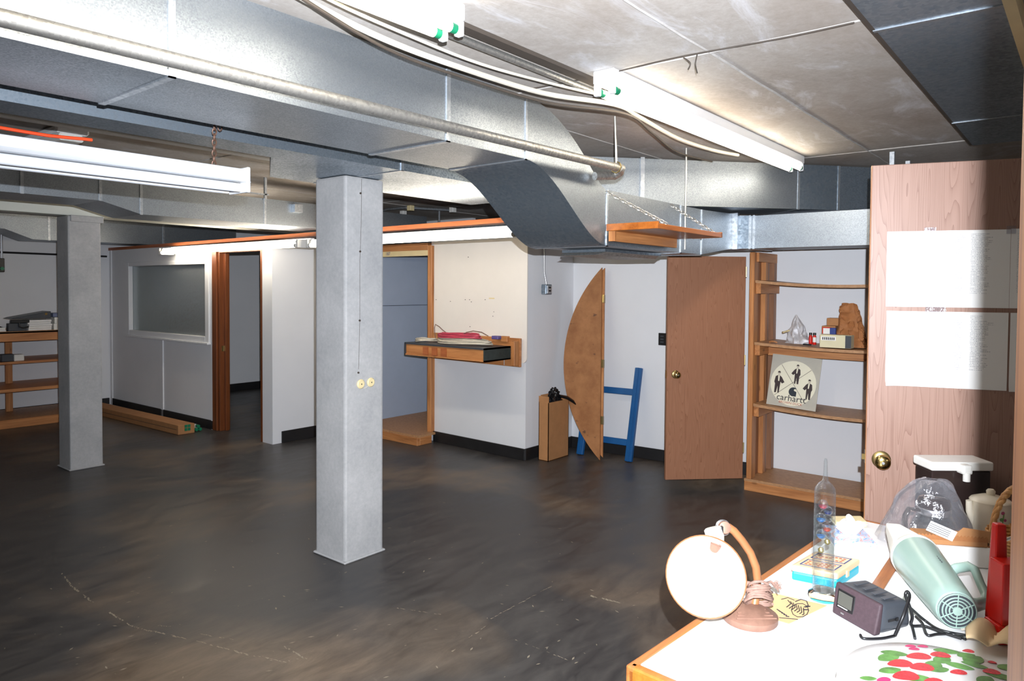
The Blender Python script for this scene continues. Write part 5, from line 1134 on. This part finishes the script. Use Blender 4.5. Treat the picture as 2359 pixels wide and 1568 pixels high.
rbox(r0 + ru * .006 + rv * .035, .018, .02, .03, .275, .012, .012).build('strap_post', M['red'], rl, bev=.006, seg=2)
rbox(r0 + ru * .026 - rv * .027, .008, .003, .085, .125).build('switch', M['ivory'], rl)

# teapot
tpc = pd(2280, 1225, 2.45); tpc.z = ZTB
tp = thing('china_teapot', 'cream china teapot with a pink flower spray', 'teapot', tpc)
tz = pd(2272, 1168, 2.42).z - ZTB
MB().lathe([(.042, .0005), (.05, .006), (.064, .04), (.068, .08), (.066, .115), (.062, .135)], tpc, (0, 0, 1), 40).build('pot', M['china'], tp, smooth=50)
MB().lathe([(.063, .135), (.058, .141), (.03, .152), (.012, .155)], tpc, (0, 0, 1), 40).build('lid', M['china'], tp, smooth=50)
MB().lathe([(.012, .154), (.013, .158), (.014, .168), (.009, .174)], tpc, (0, 0, 1), 20).build('lid_knob', M['china'], tp, smooth=50)
latn = V((RT.x, RT.y, 0)).normalized(); dpn = V((FW.x, FW.y, 0)).normalized()
MB().tube([tpc + latn * x + V((0, 0, z)) for x, z in ((.058, .115), (.085, .125), (.098, .10), (.092, .06), (.062, .04))], .0065, 10).build('handle', M['china'], tp, smooth=60)
MB().tube([tpc - latn * x + V((0, 0, z)) for x, z in ((.05, .06), (.07, .10), (.074, .135))], [.018, .013, .010], 12).build('spout', M['china'], tp, smooth=60)
def onpot(dx, z, lift=.0006):
    r = .068; return tpc + latn * dx - dpn * (math.sqrt(max(0, r * r - dx * dx)) + lift) + V((0, 0, z))
MB().tube([onpot(-.005, .02), onpot(.002, .05), onpot(-.004, .08), onpot(.0, .11)], .0013, 5).build('stem_print', M['leaf'], tp)
for dx, z, s_, mt in ((-.004, .112, .006, 'petal'), (-.010, .068, .009, 'petal'), (.004, .088, .005, 'petal'), (.010, .052, .007, 'leaf'), (-.008, .09, .006, 'leaf'), (.006, .035, .008, 'leaf'), (-.014, .05, .006, 'petal'), (.002, .02, .007, 'leaf')):
    MB().add([onpot(dx + s_ * math.cos(a / 10 * 6.2832), z + s_ * math.sin(a / 10 * 6.2832), .0012) for a in range(10)], [tuple(range(10))]).build('flower_print', M[mt], tp)

# drink dispenser
dpc = pd(2192, 1160, 2.62); dpc.z = ZTB
ds = thing('drink_dispenser', 'smoked plastic dispenser tank with a white slotted lid', 'dispenser', dpc)
wl, dl = .112, .06; zt2 = pd(2192, 1078, 2.60).z
def dbox(w_, d_, z0, z1, c_=dpc): return MB().hexa([c_ + latn * sx * w_ + dpn * sy * d_ + V((0, 0, zz - c_.z)) for zz in (z0, z1) for sx, sy in ((-1, -1), (1, -1), (1, 1), (-1, 1))])
dbox(wl - .006, dl - .006, ZTB + .0005, zt2).build('tank', M['smoke'], ds, bev=.008, seg=3)
dbox(wl, dl, zt2, zt2 + .032).build('lid', M['plast'], ds, bev=.008, seg=3)
MB().ob(dpc - latn * .018 - dpn * (dl + .03) + V((0, 0, zt2 - ZTB - .006)), latn * .036, dpn * .07, (0, 0, .034)).build('spout_bridge', M['plast'], ds, bev=.008, seg=2)
MB().lathe([(.012, 0), (.012, .03)], dpc - dpn * (dl + .022) + V((0, 0, zt2 - ZTB - .03)), (0, 0, 1), 16).build('spout', M['plast'], ds, smooth=40)

# glass carafe in plastic bag
gcp = pd(2150, 1235, 2.42); gcp.z = ZTB
gc = thing('glass_carafe', 'round glass carafe with a steel band wrapped in clear plastic', 'carafe', gcp)
MB().lathe([(.05, .001), (.062, .01), (.07, .04), (.066, .07), (.05, .10), (.046, .112)], gcp, (0, 0, 1), 36, True, False).build('glass_body', M['tubeglass'], gc, smooth=50, solid=.003)
MB().lathe([(.049, .098), (.051, .10), (.051, .118), (.049, .12)], gcp, (0, 0, 1), 36, False, False).build('steel_band', M['steel'], gc, smooth=50, solid=.002)
MB().lathe([(.05, .12), (.052, .135), (.046, .15), (.03, .158)], gcp, (0, 0, 1), 32).build('lid', M['smoke'], gc, smooth=50)
MB().tube([gcp - latn * x + V((0, 0, z)) for x, z in ((.05, .11), (.085, .115), (.098, .09), (.094, .04), (.085, .015))], .010, 10, flat=(.6, 1.2)).build('handle', M['smoke'], gc, smooth=60)
pbg = thing('clear_plastic_bag', 'clear crinkled plastic bag draped over the glass carafe', 'bag', gcp)
def drape(u, v):
    a = u * 6.2832; t_ = v
    rx = .02 + .115 * t_ ** .6 + .03 * max(0, t_ - .6); ry = .02 + .08 * t_ ** .6
    cr = mnoise.noise(V((math.cos(a) * 2, math.sin(a) * 2, t_ * 3))) * .018 + mnoise.noise(V((math.cos(a) * 6, math.sin(a) * 6, t_ * 6))) * .006
    sk = -.03 * t_ ** 2 * (1 if math.cos(a) < 0 else 0)
    return gcp + latn * ((rx + cr) * math.cos(a) + sk - .01) + dpn * ((ry + cr) * math.sin(a)) + V((0, 0, .215 - .205 * t_ ** 1.5 + cr * .3))
MB().grid(drape, 56, 22).build('bag_skin', M['film'], pbg, smooth=50)

# wrap box and white box beside vacuum
wp = thing('wrap_box', 'open cardboard wrap box with a serrated cutting edge', 'box', pZ(2200, 1290, ZTB))
wc = pd(2192, 1262, 2.24); wu = (latn * .97 - dpn * .18).normalized(); wv = V((-wu.y, wu.x, 0))
wc.z = ZTB + .075
bx = wc - wu * .11 - wv * .03; MB().ob(bx + V((0, 0, -.012)), wu * .20, wv * .065, (0, 0, .028)).build('body', M['cardb'], wp, bev=.002)
teeth = [bx + wu * (.20 * i / 40) - wv * .001 + V((0, 0, .016 + (.006 if i % 2 else 0))) for i in range(41)]
MB().prism(teeth + [bx + wu * .20 - wv * .001 + V((0, 0, .004)), bx - wv * .001 + V((0, 0, .004))], wv * .001).build('serrated_edge', M['kraft'], wp)
MB().ob(bx + wu * .10 + V((0, 0, .0165)) + wv * .0, wu * .03 + V((0, 0, .03)), wu * .11 - V((0, 0, .012)), wv * .001).build('flap', M['cardb'], wp)
wh = thing('white_carton', 'white carton under the wrap box behind the vacuum', 'carton', pZ(2200, 1300, ZTB))
MB().ob(bx - wu * .0 + wv * -.005 + V((0, 0, -.0745)), wu * .205, wv * .085, (0, 0, .062)).build('box_body', M['paper'], wh, bev=.002)
tg = thing('paper_tag', 'white printed tag leaning on the wrap box', 'tag', wc); t0 = bx + wu * .02 + V((0, 0, .035)) - wv * .012
MB().ob(t0, wu * .075 + V((0, 0, -.03)), V((0, 0, .03)) + wu * .014, wv * .0015).build('tag_card', M['paper'], tg)
for k in range(4): MB().ob(t0 + (wu * .014 + V((0, 0, .03))) * (.2 + .18 * k) - wv * .001, (wu * .075 + V((0, 0, -.03))) * .8, (V((0, 0, .03)) + wu * .014) * .05, wv * .0008).build('print_line', M['char'], tg)

# wicker basket
bkc = pd(2348, 1262, 2.22); bkc.z = ZTB
bk = thing('wicker_basket', 'round wicker basket with a tall twisted handle', 'basket', bkc)
BR = .085
for k in range(9):
    r = BR * (.72 + .28 * k / 8); z = .006 + k * .011
    MB().tube([bkc + V((math.cos(a / 36 * 6.2832) * r, math.sin(a / 36 * 6.2832) * r, z + .003 * math.sin(a * 3.14159 + k * 3.14))) for a in range(36)], .006, 6, closed=True).build('weave', M['wicker'], bk, smooth=60)
for a in range(18):
    q = a / 18 * 6.2832; MB().tube([bkc + V((math.cos(q) * BR * .72, math.sin(q) * BR * .72, .002)), bkc + V((math.cos(q) * BR, math.sin(q) * BR, .105))], .004, 6).build('stake', M['wicker'], bk)
MB().lathe([(.01, .001), (BR * .72, .001), (BR * .72, .006), (.01, .006)], bkc, (0, 0, 1), 28).build('bottom', M['wicker'], bk)
for k in range(3):
    MB().tube([bkc - latn * (BR * math.cos(t_)) + V((0, 0, .09 + .155 * math.sin(t_))) + (dpn * math.cos(t_ * 12 + k * 2.1) + V((0, 0, math.sin(t_ * 12 + k * 2.1)))) * .006 for t_ in [i * math.pi / 30 for i in range(31)]], .007, 7).build('handle_strand', M['wicker'], bk, smooth=60)
table_cord('pale_flex', [(2330, 1238, 1.98), (2312, 1246, 1.95), (2300, 1270, 1.92), (2300, 1300, 1.93), (2304, 1330, 1.93)], .0042, 'cable', 'pale flex looping down from the basket')
table_cord('pale_flex', [(2326, 1240, 2.0), (2300, 1252, 1.99), (2288, 1282, 1.97), (2296, 1318, 1.96)], .0042, 'cable', 'second pale flex hanging beside the wrap box')
